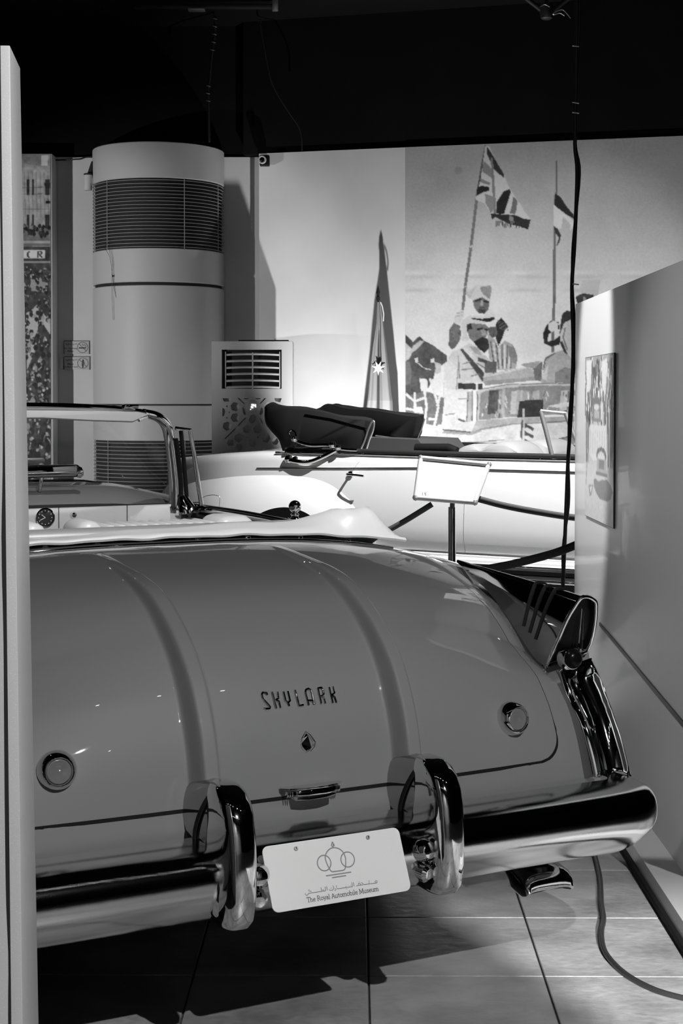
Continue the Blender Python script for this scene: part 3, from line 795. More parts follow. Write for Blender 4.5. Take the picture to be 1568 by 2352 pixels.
# bumper: straight bar that wraps round the corners
secp = [(.085, .492), (.03, .489), (-.012, .478), (-.035, .455), (-.042, .425), (-.038, .395), (-.022, .372), (-.002, .352), (.03, .33), (.06, .318), (.085, .320), (.07, .40)]
secp = [tuple(p) for p in catmull(secp[:11], 3)] + [secp[11]]
path = [(u, 0.0, (0, 1)) for u in np.linspace(-.80, .80, 21)]
def bump_secs():
    out = []
    R_c = .15
    for side in (1,):
        pass
    us_ = np.linspace(-.785, .785, 28)
    left = []
    for s in (-1, 1):
        arcs = []
        for a in np.linspace(0, math.pi / 2, 12)[1:]:
            arcs.append((s, a))
        arcs2 = [(s, a) for s_, a in arcs]
        secs = []
        for (_, a) in arcs:
            c, sn = math.cos(a), math.sin(a)
            cx, cy = s * .785, .112                       # centre of the corner turn
            ring = []
            for (t, z) in secp:
                rad = cy - t                              # distance behind the centre
                rad = rad * (1 - .06 * sn)
                ring.append(Vector((cx + s * rad * sn, cy - rad * c, z)))
            secs.append(ring)
        for f in np.linspace(.06, .62, 6):
            ring = [Vector((s * .785 + s * (.112 - t) * .94, .112 + f, z)) for (t, z) in secp]
            secs.append(ring)
        left.append(secs)
    mid = [[Vector((u, t, z)) for (t, z) in secp] for u in us_]
    return left[0][::-1] + mid + left[1]
bumper = cobj('rear_bumper', loft(bump_secs(), angle=50), M_BUMPER)

# chrome guards with the pods that run out of the ribs
def superring(c_u, z, tr, tf, hw, n=28):
    ring = []
    tm = (tr + tf) / 2; ht = (tf - tr) / 2
    for k in range(n):
        a = 2 * math.pi * k / n
        cu, sn = math.cos(a), math.sin(a)
        e = .78 if sn < 0 else .5
        ring.append(Vector((c_u + hw * math.copysign(abs(cu) ** .62, cu), tm + ht * math.copysign(abs(sn) ** e, sn), z)))
    return ring
for s in (-1, 1):
    g = [(.3255, -.03, .03, .012), (.3285, -.055, .045, .024), (.336, -.073, .055, .032), (.355, -.088, .06, .037), (.40, -.097, .062, .039), (.47, -.098, .06, .039), (.53, -.092, .055, .039),
         (.565, -.082, .05, .0385), (.59, -.066, .048, .037), (.608, -.042, .045, .034), (.618, -.016, .043, .028), (.6225, .008, .04, .016)]
    gu = cobj('bumper_guard', loft([superring(s * .25, z, a, b, w) for z, a, b, w in g], angle=60), M_CHROME)
    ps = []
    for t, hw, zt, zb in [(.19, .054, .612, .452), (.15, .053, .613, .452), (.115, .051, .614, .452), (.075, .048, .615, .45), (.04, .044, .616, .447), (.0, .038, .612, .445)]:
        zc, hz = (zt + zb) / 2, (zt - zb) / 2
        ps.append([Vector((s * .25 + hw * math.copysign(abs(math.cos(a)) ** .8, math.cos(a)), t + .035 * ((zt - (zc + hz * math.sin(a))) / .16) * (1 if t < .15 else 0), zc + hz * math.sin(a))) for a in np.linspace(0, 2 * math.pi, 33)[:-1]])
    obj('pod', loft(ps, angle=50), M_CHROME_DARK_REFL, gu)
    bd = []
    for t, hw in ((.066, .0475), (.066, .0505), (.052, .0495), (.052, .0465)):
        bd.append([Vector((s * .25 + hw * math.copysign(abs(math.cos(a)) ** .8, math.cos(a)), t - .015 + .045 * (.62 - (.532 + .086 * math.sin(a))) / .16, .532 + (.085 if hw > .049 else .082) * math.sin(a))) for a in np.linspace(0, 2 * math.pi, 33)[:-1]])
    bd = []
    for dt, g_ in ((.006, -.002), (.006, .0022), (-.006, .0022), (-.006, -.002)):
        rg = []
        for a in np.linspace(0, 2 * math.pi, 41)[:-1]:
            sn = math.sin(a); zz = .531 + .083 * sn
            tt_ = .012 + .085 * max(0.0, (.615 - zz) / .165)
            hw = interp(tt_, [(.0, .041), (.04, .045), (.075, .0485), (.115, .0512), (.2, .054)]) + g_
            rg.append(Vector((s * .25 + hw * math.copysign(abs(math.cos(a)) ** .8, math.cos(a)), tt_ + dt, .531 + (.083 + g_) * sn)))
        bd.append(rg)
    obj('rubber_band', loft(bd + bd[:1], cap=False), M_BLACK, gu)
    # chrome skirt where guard meets bumper
    obj('guard_bracket', loft([superring(s * .25, z, a, b, w) for z, a, b, w in [(.34, -.05, .08, .030), (.36, -.055, .09, .046), (.42, -.06, .09, .052), (.455, -.045, .09, .052), (.478, -.01, .09, .045)]], angle=60), M_CHROME, gu)

# licence plate with the museum's mark
pc = Vector((0, -.008, .4085)); pey = Vector((0, .059, .123)).normalized(); pn = Vector((1, 0, 0)).cross(pey).normalized()   # pn points rearward/up
if pn.y > 0: pn = -pn
pc = pc + pn * .058
def plate_xy(x, y):
    o, d = g_ray(x, y)
    k = (pc - o).dot(pn) / d.dot(pn); q = o + d * k - pc
    return q.x, q.dot(pey)
def plate_p(a, b, h=0.0): return pc + Vector((1, 0, 0)) * a + pey * b + pn * h
def rrect(w, h, r, n=6):
    out = []
    for cx, cy, a0 in ((w / 2 - r, h / 2 - r, 0), (-w / 2 + r, h / 2 - r, 90), (-w / 2 + r, -h / 2 + r, 180), (w / 2 - r, -h / 2 + r, 270)):
        for k in range(n + 1):
            a = math.radians(a0 + 90 * k / n); out.append((cx + r * math.cos(a), cy + r * math.sin(a)))
    return out
c4 = [plate_xy(*p) for p in ((599, 1944), (914, 1901), (945, 2043), (629, 2099))]
pw = (c4[1][0] - c4[0][0] + c4[2][0] - c4[3][0]) / 2; ph = (c4[0][1] - c4[3][1] + c4[1][1] - c4[2][1]) / 2
pcx = sum(c[0] for c in c4) / 4; pcy = sum(c[1] for c in c4) / 4
plate = cobj('licence_plate', prism([plate_p(pcx + a, pcy + b) for a, b in rrect(pw, ph, .014)], -pn * .003), M_PLATE)
obj('plate_bracket', box(plate_p(pcx, pcy + .03, -.03), (.20, .03, .03), .004), M_METAL_D, plate)
for x, y in ((679, 1949.5), (844, 1923.5)):
    a, b = plate_xy(x, y)
    obj('screw', lathe([(.0045, 0), (.0045, .002), (.003, .0032), (0, .0034)], 14, axis_m(plate_p(a, b), pn)), M_METAL, plate)
    obj('screw_slot', box(plate_p(a, b, .0036), (.0012, .001, .007), 0), M_BLACK, plate)
def plate_strokes(strokes, w, conv, closed=()):
    parts = []
    for k, st in enumerate(strokes):
        pts = [plate_p(*plate_xy(*conv(p)), h=.0006) for p in st]
        parts.append(p_ribbon(pts, w, pn, k in closed))
    return join(parts, smooth=False)
ZP = lambda p: (680 + p[0] * .1403, 1900 + p[1] * .1403)
def zc(cx, cy, rx, ry, rot=0.0, n=36):
    return [(cx + rx * math.cos(a) * math.cos(rot) - ry * math.sin(a) * math.sin(rot), cy + rx * math.cos(a) * math.sin(rot) + ry * math.sin(a) * math.cos(rot)) for a in np.linspace(0, 2 * math.pi, n, endpoint=False)]
crown = [tuple(p) for p in catmull([(590, 730), (560, 710), (520, 640), (480, 540), (475, 470), (505, 400), (560, 350), (625, 335), (700, 355), (765, 410), (800, 490), (808, 560), (805, 650), (790, 690), (760, 708), (680, 720)], 5)]
logo = [zc(455, 588, 110, 128, -.2), zc(840, 530, 110, 124, -.2), crown, [(680, 720), (590, 730)], [(485, 798), (898, 736)], [(585, 828), (815, 793)], [(590, 240), (573, 305), (595, 325), (622, 298), (590, 240)], [(600, 275), (608, 305), (590, 312)]]
obj('museum_logo', plate_strokes(logo, .0026, ZP, {0, 1}), M_INK, plate)
arab = [  # right to left: mtHf / alsyarat / almlky
    [(1325, 885), (1305, 875), (1285, 890), (1295, 912), (1320, 910), (1325, 885)], [(1320, 912), (1230, 924), (1195, 930), (1190, 895)], [(1195, 930), (1110, 940)], [(1178, 882), (1186, 880)], [(1194, 879), (1202, 877)],
    [(1060, 905), (1085, 920), (1110, 940), (1080, 944), (1045, 950)], [(1045, 950), (1050, 930), (1035, 915), (1015, 925), (1015, 950), (1045, 952)], [(1015, 955), (980, 962)], [(1025, 895), (1032, 893)],
    [(945, 970), (935, 902)], [(918, 975), (908, 905)], [(918, 975), (895, 978), (890, 950), (893, 978), (870, 982), (865, 955), (868, 982), (845, 985), (838, 962), (845, 985), (815, 990), (810, 965)], [(815, 990), (665, 1010), (650, 950)], [(812, 1010), (818, 1009)], [(826, 1008), (832, 1007)],
    [(640, 1000), (648, 1025), (632, 1045)], [(620, 1022), (600, 958)], [(600, 1010), (598, 1030), (545, 1036), (540, 1015)], [(560, 1000), (567, 999)], [(575, 998), (582, 997)],
    [(508, 1035), (495, 968)], [(480, 1042), (470, 975)], [(480, 1042), (455, 1045), (445, 1022), (430, 1030), (432, 1048), (455, 1046)], [(432, 1050), (415, 1052), (402, 985)], [(415, 1052), (260, 1075)],
    [(215, 1018), (195, 1040), (240, 1050), (260, 1075), (200, 1085)], [(200, 1085), (190, 1105), (165, 1115), (145, 1100), (150, 1078)], [(165, 1130), (172, 1129)], [(180, 1128), (187, 1127)]]
obj('arabic_lettering', plate_strokes(arab, .00115, ZP), M_INK_D, plate)
# serif Latin line, drawn with strokes: glyph boxes of height 1 (x height .62)
GL = {'T': (.66, [[(.02, 1), (.64, 1)], [(.33, 1), (.33, 0)], [(.2, 0), (.46, 0)], [(.03, 1), (.03, .86)], [(.63, 1), (.63, .86)]]),
      'h': (.58, [[(.1, 1), (.1, 0)], [(.1, .5), (.22, .62), (.36, .62), (.44, .5), (.44, 0)], [(.0, 0), (.2, 0)], [(.35, 0), (.55, 0)], [(.0, 1), (.1, 1)]]),
      'e': (.5, [[(.06, .34), (.44, .34), (.42, .52), (.28, .63), (.12, .55), (.05, .32), (.12, .06), (.28, -.01), (.44, .08)]]),
      'R': (.68, [[(.12, 1), (.12, 0)], [(.02, 1), (.36, 1), (.52, .9), (.52, .62), (.36, .5), (.12, .5)], [(.34, .5), (.58, 0), (.68, 0)], [(.02, 0), (.26, 0)]]),
      'o': (.54, [[(.27, .63), (.1, .52), (.05, .31), (.1, .1), (.27, -.01), (.43, .1), (.49, .31), (.43, .52), (.27, .63)]]),
      'y': (.54, [[(.06, .62), (.27, .06)], [(.48, .62), (.22, -.2), (.08, -.28)], [(.0, .62), (.18, .62)], [(.38, .62), (.54, .62)]]),
      'a': (.5, [[(.08, .52), (.22, .63), (.36, .56), (.38, .4), (.38, .04), (.46, 0)], [(.38, .38), (.16, .34), (.06, .18), (.14, 0), (.28, .02), (.38, .12)]]),
      'l': (.28, [[(.13, 1), (.13, 0)], [(.02, 0), (.24, 0)], [(.03, 1), (.13, 1)]]),
      'A': (.68, [[(.06, 0), (.34, 1)], [(.34, 1), (.62, 0)], [(.16, .34), (.52, .34)], [(.0, 0), (.16, 0)], [(.5, 0), (.7, 0)]]),
      'u': (.58, [[(.1, .62), (.1, .12), (.22, 0), (.36, .04), (.44, .14)], [(.44, .62), (.44, 0), (.54, 0)], [(.0, .62), (.1, .62)], [(.34, .62), (.44, .62)]]),
      't': (.36, [[(.16, .82), (.16, .1), (.26, 0), (.34, .04)], [(.02, .62), (.33, .62)]]),
      'm': (.86, [[(.1, .62), (.1, 0)], [(.1, .5), (.22, .63), (.36, .6), (.42, .48), (.42, 0)], [(.42, .48), (.56, .63), (.68, .6), (.74, .48), (.74, 0)], [(.0, 0), (.2, 0)], [(.33, 0), (.51, 0)], [(.65, 0), (.84, 0)], [(.0, .62), (.1, .62)]]),
      'b': (.56, [[(.1, 1), (.1, 0)], [(.1, .5), (.26, .63), (.42, .54), (.5, .31), (.42, .06), (.26, -.01), (.1, .1)], [(.0, 1), (.1, 1)]]),
      'i': (.28, [[(.13, .62), (.13, 0)], [(.02, 0), (.24, 0)], [(.03, .62), (.13, .62)], [(.1, .86), (.17, .86)]]),
      'M': (.88, [[(.12, 0), (.14, 1)], [(.14, 1), (.43, .1)], [(.43, .1), (.72, 1)], [(.72, 1), (.75, 0)], [(.02, 0), (.24, 0)], [(.64, 0), (.86, 0)], [(.02, 1), (.14, 1)], [(.72, 1), (.86, 1)]]),
      's': (.42, [[(.36, .5), (.22, .63), (.08, .54), (.1, .38), (.3, .26), (.36, .12), (.22, -.01), (.05, .1)]]), ' ': (.3, [])}
def serif_line(txt, x0, y0, x1, y1, hgt):
    W = sum(GL[c][0] for c in txt); st, x = [], 0.0
    dx, dy = (x1 - x0) / W, (y1 - y0) / W
    ux, uy = hgt * .18, -hgt                      # up vector in zoom pixels (plate leans)
    for c in txt:
        w, S = GL[c]
        for s_ in S: st.append([(x0 + dx * (x + a) - ux * b, y0 + dy * (x + a) + uy * b) for a, b in s_])
        x += w
    return st
obj('name_lettering', plate_strokes(serif_line('The Royal Automobile Museum', 178, 1232, 1350, 1040, 76), .0013, ZP), M_INK_D, plate)
for s in (-1, 1):
    obj('plate_lamp', lathe([(.026, 0), (.026, .02), (.018, .034), (.0, .04)], 20, axis_m((s * .196, -.03, .43), (s * .3, -1, .15))), M_CHROME, bumper)
    obj('plate_lamp', lathe([(.018, 0), (.018, .02), (.012, .028), (.0, .03)], 18, axis_m((s * .196, -.035, .385), (s * .3, -1, -.1))), M_CHROME, bumper)

# SKYLARK letters, emblem and trunk handle
ZL = lambda p: (580 + p[0] * .15306, 1560 + p[1] * .15306)
LET = [[[(215, 240), (200, 207), (145, 207), (130, 235), (147, 300), (222, 380), (255, 420), (248, 445), (185, 450), (165, 425)]],
       [[(285, 195), (350, 440)], [(365, 195), (380, 290), (338, 318)], [(335, 308), (390, 340), (412, 432)]],
       [[(455, 190), (490, 330), (525, 355), (555, 330), (520, 185)], [(525, 355), (545, 405)]],
       [[(630, 165), (690, 405), (755, 390)]],
       [[(835, 390), (785, 210), (790, 165), (830, 147), (868, 165), (885, 210), (918, 380)], [(808, 325), (902, 325)]],
       [[(1022, 370), (970, 140), (1028, 132), (1052, 168), (1058, 222), (1035, 252), (1000, 262)], [(1036, 256), (1062, 280), (1085, 366)]],
       [[(1140, 125), (1195, 360)], [(1200, 115), (1220, 210), (1180, 240)], [(1178, 235), (1225, 270), (1250, 352)]]]
let = bpy.data.objects.new('script_lettering', None); COL.objects.link(let); let.parent = car; let.empty_display_size = .05
for L_ in LET:
    parts = []
    for st in L_:
        pts = []
        for a, b in zip(st[:-1], st[1:]):
            for k in range(3): pts.append((lerp(a[0], b[0], k / 3), lerp(a[1], b[1], k / 3)))
        pts.append(st[-1])
        P3 = [on_lid(*ZL(p), off=.0022)[0] for p in pts]
        P3 = [p for p in P3 if p]
        if len(P3) > 1: parts.append(p_tube(P3, .0026, 7))
    obj('letter', join(parts), M_CHROME, let)
em = [(800, 812), (755, 890), (730, 965), (748, 1020), (800, 1075), (860, 1062), (912, 1000), (918, 940), (860, 855)]
E0 = [on_lid(*ZL(p), off=.001)[0] for p in em]; pk1 = on_lid(*ZL((812, 850)), off=.006)[0]; pk2 = on_lid(*ZL((842, 1030)), off=.014)[0]
vv = E0 + [pk1, pk2]; k = len(E0)
ff = [(i, (i + 1) % k, k + 1 if 2 <= i <= 6 else k) for i in range(k)] + [(2, k + 1, k), (7, k, k + 1)]
cobj('emblem', mk(vv, ff, smooth=False), M_CHROME)
ring = [on_lid(*ZL((825 + (p[0] - 825) * 1.2, 950 + (p[1] - 950) * 1.2)), off=.0005)[0] for p in em]
cobj('emblem_rim', tube(ring, .0009, 6, closed=True), M_CHROME)
hd = cobj('trunk_handle', loft([[Vector((u, .112 + a * w, .553 + b * h)) for a, b in ((0, .5), (-.55, .62), (-.95, .4), (-1, -.05), (-.9, -.55), (-.5, -.75), (0, -.7))] for u, w, h in ((-.050, .012, .012), (-.047, .030, .021), (-.02, .036, .023), (.02, .036, .023), (.047, .030, .021), (.050, .012, .012))], angle=60), M_CHROME)
obj('handle_wing', loft([[Vector((u, .118 + a, .5655 + b * q)) for a, b in ((0, 0), (-.02 * q - .004, .004), (-.034 * q - .004, .003), (-.03 * q, -.002), (0, -.004))] for u, q in ((-.074, .25), (-.066, .7), (-.03, 1), (.03, 1), (.066, .7), (.074, .25))], angle=60), M_CHROME, hd)
for s in (-1, 1):
    for k in range(3): obj('handle_rib', box((s * (.054 + k * .005), .104, .552), (.003, .022 - k * .003, .014), .001), M_CHROME, hd)

# backing lamps on the lid
for s in (-1, 1):
    i = iz(.655); base = surf(s * .566, i, .001)
    dirv = Vector((s * .10, -1, .12)).normalized()
    M4 = axis_m(base - dirv * .004, dirv)
    bl = cobj('backing_lamp', lathe([(.042, 0), (.0425, .006), (.041, .014), (.037, .026), (.0325, .034), (.0295, .036), (.0275, .034), (.0265, .028)], 40, M4, angle=60), M_CHROME)
    obj('lens', lathe([(.0265, .026), (.0255, .031), (.0225, .0325), (.0215, .0315), (.0185, .0335), (.0175, .0325), (.0135, .0345), (.0125, .0335), (.008, .0355), (.007, .0345), (.003, .037), (0, .0375)], 36, M4, angle=80), M_LENSC, bl)

# tail fins with lamps (right one measured, left one mirrored)
def mir(P, s): return [Vector((s * p.x, p.y, p.z)) for p in P]
for s in (-1, 1):
    base_px = [(1048, 1291, .845), (1080, 1318, .838), (1110, 1346, .83), (1140, 1378, .82), (1168, 1412, .81), (1193, 1443, .80), (1216, 1471, .792), (1240, 1500, .786), (1262, 1524, .782), (1281, 1540, .78)]
    inner = [g_u(x, y, u) for x, y, u in base_px]
    secs = []
    nS = len(inner)
    for k, pin in enumerate(inner):
        q = k / (nS - 1)
        tc_ = lerp(.872, .262, q)                      # t of the crest for this section
        zc_ = lerp(.957, .917, q); zc_ = max(zc_, pin.z + .003)
        uc = .852
        zo = lerp(.945, .765, q ** .7)
        sh = lambda z: tc_ + (zc_ - z) * lerp(.1, .33, q)
        ui = pin.x; zi = pin.z; ti = lerp(pin.y, sh(zi), q ** 2)
        r = lerp(.002, 1, min(1, q * 1.6 + .12))
        sec = [Vector((ui, ti, zi)), Vector((lerp(ui, uc, .30), lerp(ti, sh(zc_), .35), lerp(zi, zc_, .38))), Vector((lerp(ui, uc, .55), lerp(ti, sh(zc_), .6), lerp(zi, zc_, .68))), Vector((lerp(ui, uc, .78), lerp(ti, tc_, .85), lerp(zi, zc_, .89))),
               Vector((uc - .006 * r, tc_, zc_ - .002)), Vector((uc + .012 * r, tc_, zc_ - .0005)), Vector((uc + .032 * r, tc_ + .002, zc_ - .008 * r)), Vector((uc + .046 * r, tc_ + .006, zc_ - .024 * r)), Vector((uc + .052 * r, sh(lerp(zo, zc_, .6)), lerp(zo, zc_ - .03 * r, .6))),
               Vector((uc + .052 * r, sh(lerp(zo, zc_, .3)), lerp(zo, zc_ - .03 * r, .25))), Vector((uc + .048 * r, sh(zo), zo))]
        secs.append(mir(sec, s))
    tl = cobj('tail_fin', loft(secs, closed=False, cap=False, angle=70), M_CHROME_DARK_REFL)
    last = [Vector(p) for p in secs[-1]]
    rim = smooth_path(last, 3)
    obj('lamp_rim', tube(rim + [lerp(rim[-1], rim[0], .5)], .0055, 8, closed=True), M_CHROME, tl)
    cen = sum((p for p in last), Vector()) / len(last) + Vector((0, .03, .0))
    ins = [p + Vector((0, .02, 0)) for p in last]
    nI = len(ins)
    obj('lamp_lens', mk(ins + [cen], [(i, (i + 1) % nI, nI) for i in range(nI)], angle=70), M_LENS, tl)
    a_ = g_u(1336, 1398, .862); b_ = g_u(1345, 1490, .862)
    for d_ in (-.006, .006):
        obj('lens_divider', tube(mir([Vector((.862 + d_ * (.4 + .6 * k), lerp(.275, .285, k), lerp(.885, .775, k))) for k in np.linspace(0, 1, 6)], s), .0028, 6), M_CHROME, tl)
    rc = Vector((s * .822, .262, .757))
    M4 = axis_m(rc + Vector((0, .03, 0)), (s * -.05, -1, .12))
    ro = obj('round_lamp', lathe([(.029, 0), (.0295, .02), (.0275, .03), (.026, .031)], 30, M4, 60), M_CHROME, tl)
    obj('round_lens', lathe([(.0265, .028), (.0235, .04), (.014, .048), (0, .050)], 30, M4, 70), M_LENS, ro)
    for k in range(3):                                  # black grooves over the fin
        q = .66 + k * .075
        j = q * (nS - 1); j0 = int(j); fr = j - j0
        sc_ = [lerp(secs[j0][i], secs[min(j0 + 1, nS - 1)][i], fr) for i in range(len(secs[0]))]
        sc_ = [p + Vector((s * (-.0012 if i < 4 else .0012), -.0006, .0014)) for i, p in enumerate(sc_)]
        sc_[0] = lerp(sc_[0], sc_[1], .55)
        obj('fin_groove', tube(smooth_path(sc_[:9], 4), .0040, 6), M_BLACK, tl)
    # lower chrome panel with its scoop
    lp = [(1281, 1538, .782), (1297, 1600, .785), (1318, 1640, .79), (1336, 1682, .793), (1350, 1738, .796), (1358, 1780, .797), (1361, 1792, .798)]
    rp = [(1354, 1512, .902), (1376, 1556, .906), (1392, 1600, .908), (1408, 1645, .908), (1428, 1706, .908), (1444, 1770, .908), (1446, 1792, .906)]
    Lr = catmull([tuple(g_u(x, y, u)) for x, y, u in lp], 4); Rr = catmull([tuple(g_u(x, y, u)) for x, y, u in rp], 4)
    cs = [(-.10, .030), (-.05, .012), (0, .0), (.06, -.010), (.12, -.012), (.17, -.006), (.24, .006), (.36, .014), (.48, .016), (.50, .010), (.53, .010), (.56, .016), (.70, .014), (.82, .006), (.89, -.006), (.94, -.012), (.98, -.008), (1.0, .0), (1.03, .03)]
    V_, F_ = [], []
    for r_, (a, b) in enumerate(zip(Lr, Rr)):
        a, b = Vector(a), Vector(b); q = r_ / (len(Lr) - 1)
        endf = 1 - sstep(.84, .95, q) - (1 - sstep(.02, .10, q))
        for c_, o_ in cs:
            p = a + (b - a) * c_
            oo = o_ if (c_ < .02 or c_ > .98) else lerp(-.010, o_, max(0, endf))
            V_.append(p + Vector((0, 1, -.35)).normalized() * oo)
    nC = len(cs)
    F_ = [(j * nC + i, j * nC + i + 1, (j + 1) * nC + i + 1, (j + 1) * nC + i) for j in range(len(Lr) - 1) for i in range(nC - 1)]
    bot = [V_[(len(Lr) - 1) * nC + i] for i in range(nC)]
    k0 = len(V_); V_ += [p + Vector((0, .03, -.012)) for p in bot]
    F_ += [((len(Lr) - 1) * nC + i, (len(Lr) - 1) * nC + i + 1, k0 + i + 1, k0 + i) for i in range(nC - 1)]
    obj('lower_bezel', mk(mir(V_, s), F_, angle=50), M_CHROME, tl)
    cobj('corner_plinth', box((s * .853, .22, .462), (.125, .18, .05), .014), M_PAINT)

# tail pipe tip below the bumper
ex = []
for q, w, h, in ((0, .038, .012), (.02, .052, .018), (.10, .056, .020), (.17, .050, .019), (.185, .044, .015)):
    pass
pA = at_floor(1195, 1985, .22); pB = at_floor(1270, 2040, .20)
la, lb = g_local(pA), g_local(pB)
dirx = (lb - la); dirx.z = 0; dirx = dirx.normalized(); sidev = Vector((-dirx.y, dirx.x, 0))
for q, w, h, dz in ((-.16, .034, .016, .03), (-.06, .038, .022, .016), (0, .054, .032, .004), (.05, .068, .040, -.006), (.095, .073, .042, -.014), (.118, .074, .040, -.018), (.134, .073, .030, -.027), (.141, .070, .017, -.036), (.136, .066, .012, -.038), (.10, .060, .010, -.036)):
    c = la + dirx * q + Vector((0, 0, dz))
    ring = []
    for a in np.linspace(0, 2 * math.pi, 25)[:-1]:
        yy, zz = math.cos(a), math.sin(a)
        cut = dirx * (-.075 * max(0.0, -zz + .1) if q > .06 else 0.0)          # mouth cut back underneath
        ring.append(c + cut + sidev * (w * math.copysign(abs(yy) ** .6, yy)) + Vector((0, 0, h * (math.copysign(abs(zz) ** .7, zz) if zz > 0 else -.75 * abs(zz) ** .6))))
    ex.append(ring)
tp = cobj('exhaust_tip', loft(ex[:-1], cap=False, angle=60), M_CHROME_W)
obj('exhaust_bore', loft(ex[-2:], angle=60), M_BLACK, tp)
obj('exhaust_badge', box(la + dirx * .05 + Vector((0, 0, .036)), (.035, .02, .004), .001), M_METAL_D, tp)

# white boot cover over the folded top
def boot(u, k):
    a = abs(u)
    e = (a / .73)
    tr = 1.02 - .055 * min(1, e) ** 5; zr = 1.046 - .034 * e ** 3 + .0016 * math.sin(u * 31) + .001 * math.sin(u * 53 + 1)
    zt = 1.047 + .017 * sstep(-.25, .15, u) + .042 * sstep(.42, .66, u) + .055 * sstep(.42, .66, -u) - .004 * math.sin(u * 17) * (a < .4)
    tt = 1.15 - .08 * sstep(.5, .70, a)
    fall = sstep(.66, .735, a)
    zt = lerp(zt, zr + .004, fall ** .8); 
    P = [(tr + .004, zr - .006), (tr, zr), (tr + .006, zr + .007), (lerp(tr, tt, .35), lerp(zr, zt, .62)), (lerp(tr, tt, .7), lerp(zr, zt, .92)), (tt, zt), (tt + .05, zt - .008), (tt + .10, lerp(zt - .03, .99, .3)), (tt + .13, .96)]
    t, z = P[k]
    if a > .55 and 3 <= k <= 5: z += .006 * math.sin(a * 60 + k)
    return Vector((u, t, z))
bt = cobj('boot_cover', mk(*grid(boot, list(np.linspace(-.735, .735, 90)), range(9)), angle=60), M_LEATHER)
for x, y in ((105, 1258), (225, 1251), (343, 1244), (455, 1238), (570, 1231), (690, 1231), (800, 1238)):
    p = g_t(x, y, 1.035)
    obj('snap_button', lathe([(.009, 0), (.009, .003), (.005, .006), (0, .0065)], 12, axis_m((p.x, 1.038, p.z - .002), (0, -.8, .6))), M_CHROME, bt)
cobj('deck_trim', tube(smooth_path([surf(u, it(.975), .001) for u in np.linspace(-.69, .69, 25)], 2), .0035, 8), M_CHROME)

# seats
def seat(u0, u1, name, inner_first):
    st = bpy.data.objects.new(name, None); COL.objects.link(st); st.parent = car; st.empty_display_size = .05
    c = (u0 + u1) / 2
    obj('seat_back', box((c, 2.14, .76), (abs(u1 - u0), .16, .43), .05, seg=4), M_LEATHER_G, st)
    obj('seat_cushion', box((c, 2.40, .60), (abs(u1 - u0), .5, .14), .05, seg=4), M_LEATHER, st)
    sg = 1 if u1 > u0 else -1
    def bolster(a, b, z):
        obj('bolster', box(((a + b) / 2, 2.12, .755 + z - .985 + .0), (abs(b - a), .21, .50), .045, seg=4), M_LEATHER, st)
    bolster(u0, u0 + sg * .10, .995); bolster(u1 - sg * .15, u1, .993)
    nP = 10; a0, a1 = u0 + sg * .10, u1 - sg * .15
    for k in range(nP):
        a = lerp(a0, a1, (k + .5) / nP)
        w = abs(a1 - a0) / nP
        obj('pleat', box((a, 2.11, .754), (w * .96, .19, .49), w * .42, seg=3), M_LEATHER, st)
    return st
seat(.075, .735, 'front_seat', True); seat(-.02, -.735, 'front_seat', True)
obj('rear_seat_back', box((0, 1.36, .86), (1.4, .12, .38), .05, seg=3), M_LEATHER_G, car)
obj('rear_seat_cushion', box((0, 1.6, .60), (1.4, .45, .14), .05, seg=3), M_LEATHER_G, car)

# dashboard
dash = cobj('dashboard', loft([[Vector((u, t, z + dz)) for t, z in ((2.80, .86), (2.80, 1.013), (2.795, 1.018), (2.805, 1.026), (2.84, 1.05), (2.92, 1.08), (3.03, 1.094), (3.06, 1.08), (3.06, .86))] for u, dz in [(u, -.02 * (abs(u) / .7) ** 4 - .03 * sstep(.5, .8, abs(u))) for u in np.linspace(-.78, .78, 27)]], angle=40), M_PAINT)
obj('dash_fascia', box((0, 2.793, .965), (1.50, .012, .095), .004), M_LEATHER, dash)
ck = Vector((.192, 2.785, .974))
M4 = axis_m(ck, (0, -1, 0))
clk = obj('clock', lathe([(.036, 0), (.036, .006), (.033, .008), (.031, .005), (0, .005)], 32, M4), M_BLACK, dash)
obj('clock_bezel', lathe([(.037, 0), (.0375, .008), (.034, .010), (.0335, .006)], 32, M4), M_CHROME, clk)
for k in range(12):
    a = k * math.pi / 6
    obj('clock_mark', box((ck.x + .026 * math.sin(a), ck.y - .0062, ck.z + .026 * math.cos(a)), (.003, .001, .003), 0), M_WHITE, clk)
for a, l in ((-.9, .018), (-2.0, .022)):
    obj('clock_hand', tube([(ck.x, ck.y - .007, ck.z), (ck.x + l * math.sin(a), ck.y - .007, ck.z + l * math.cos(a))], .0014, 5), M_WHITE, clk)
obj('dash_knob', lathe([(.014, 0), (.014, .004), (.009, .014), (.0, .016)], 18, axis_m((.305, 2.787, .980), (0, -1, 0))), M_CHROME, dash)
for u in (.247, .522): obj('panel_seam', box((u, 2.7858, .972), (.0025, .002, .082)), M_BLACK, dash)
obj('panel_seam', box((.38, 2.7858, 1.0125), (.9, .002, .004)), M_METAL_D, dash)
obj('dash_edge_trim', tube([Vector((u, 2.793, 1.018 - .02 * (abs(u) / .7) ** 4 - .03 * sstep(.5, .8, abs(u)))) for u in np.linspace(-.78, .78, 27)], .004, 6), M_METAL_D, dash)
obj('cowl_trim', tube([Vector((u, 3.04, 1.096 - .02 * (abs(u) / .7) ** 4 - .055 * sstep(.38, .82, abs(u)))) for u in np.linspace(-.80, .80, 27)], .010, 8), M_CHROME, dash)
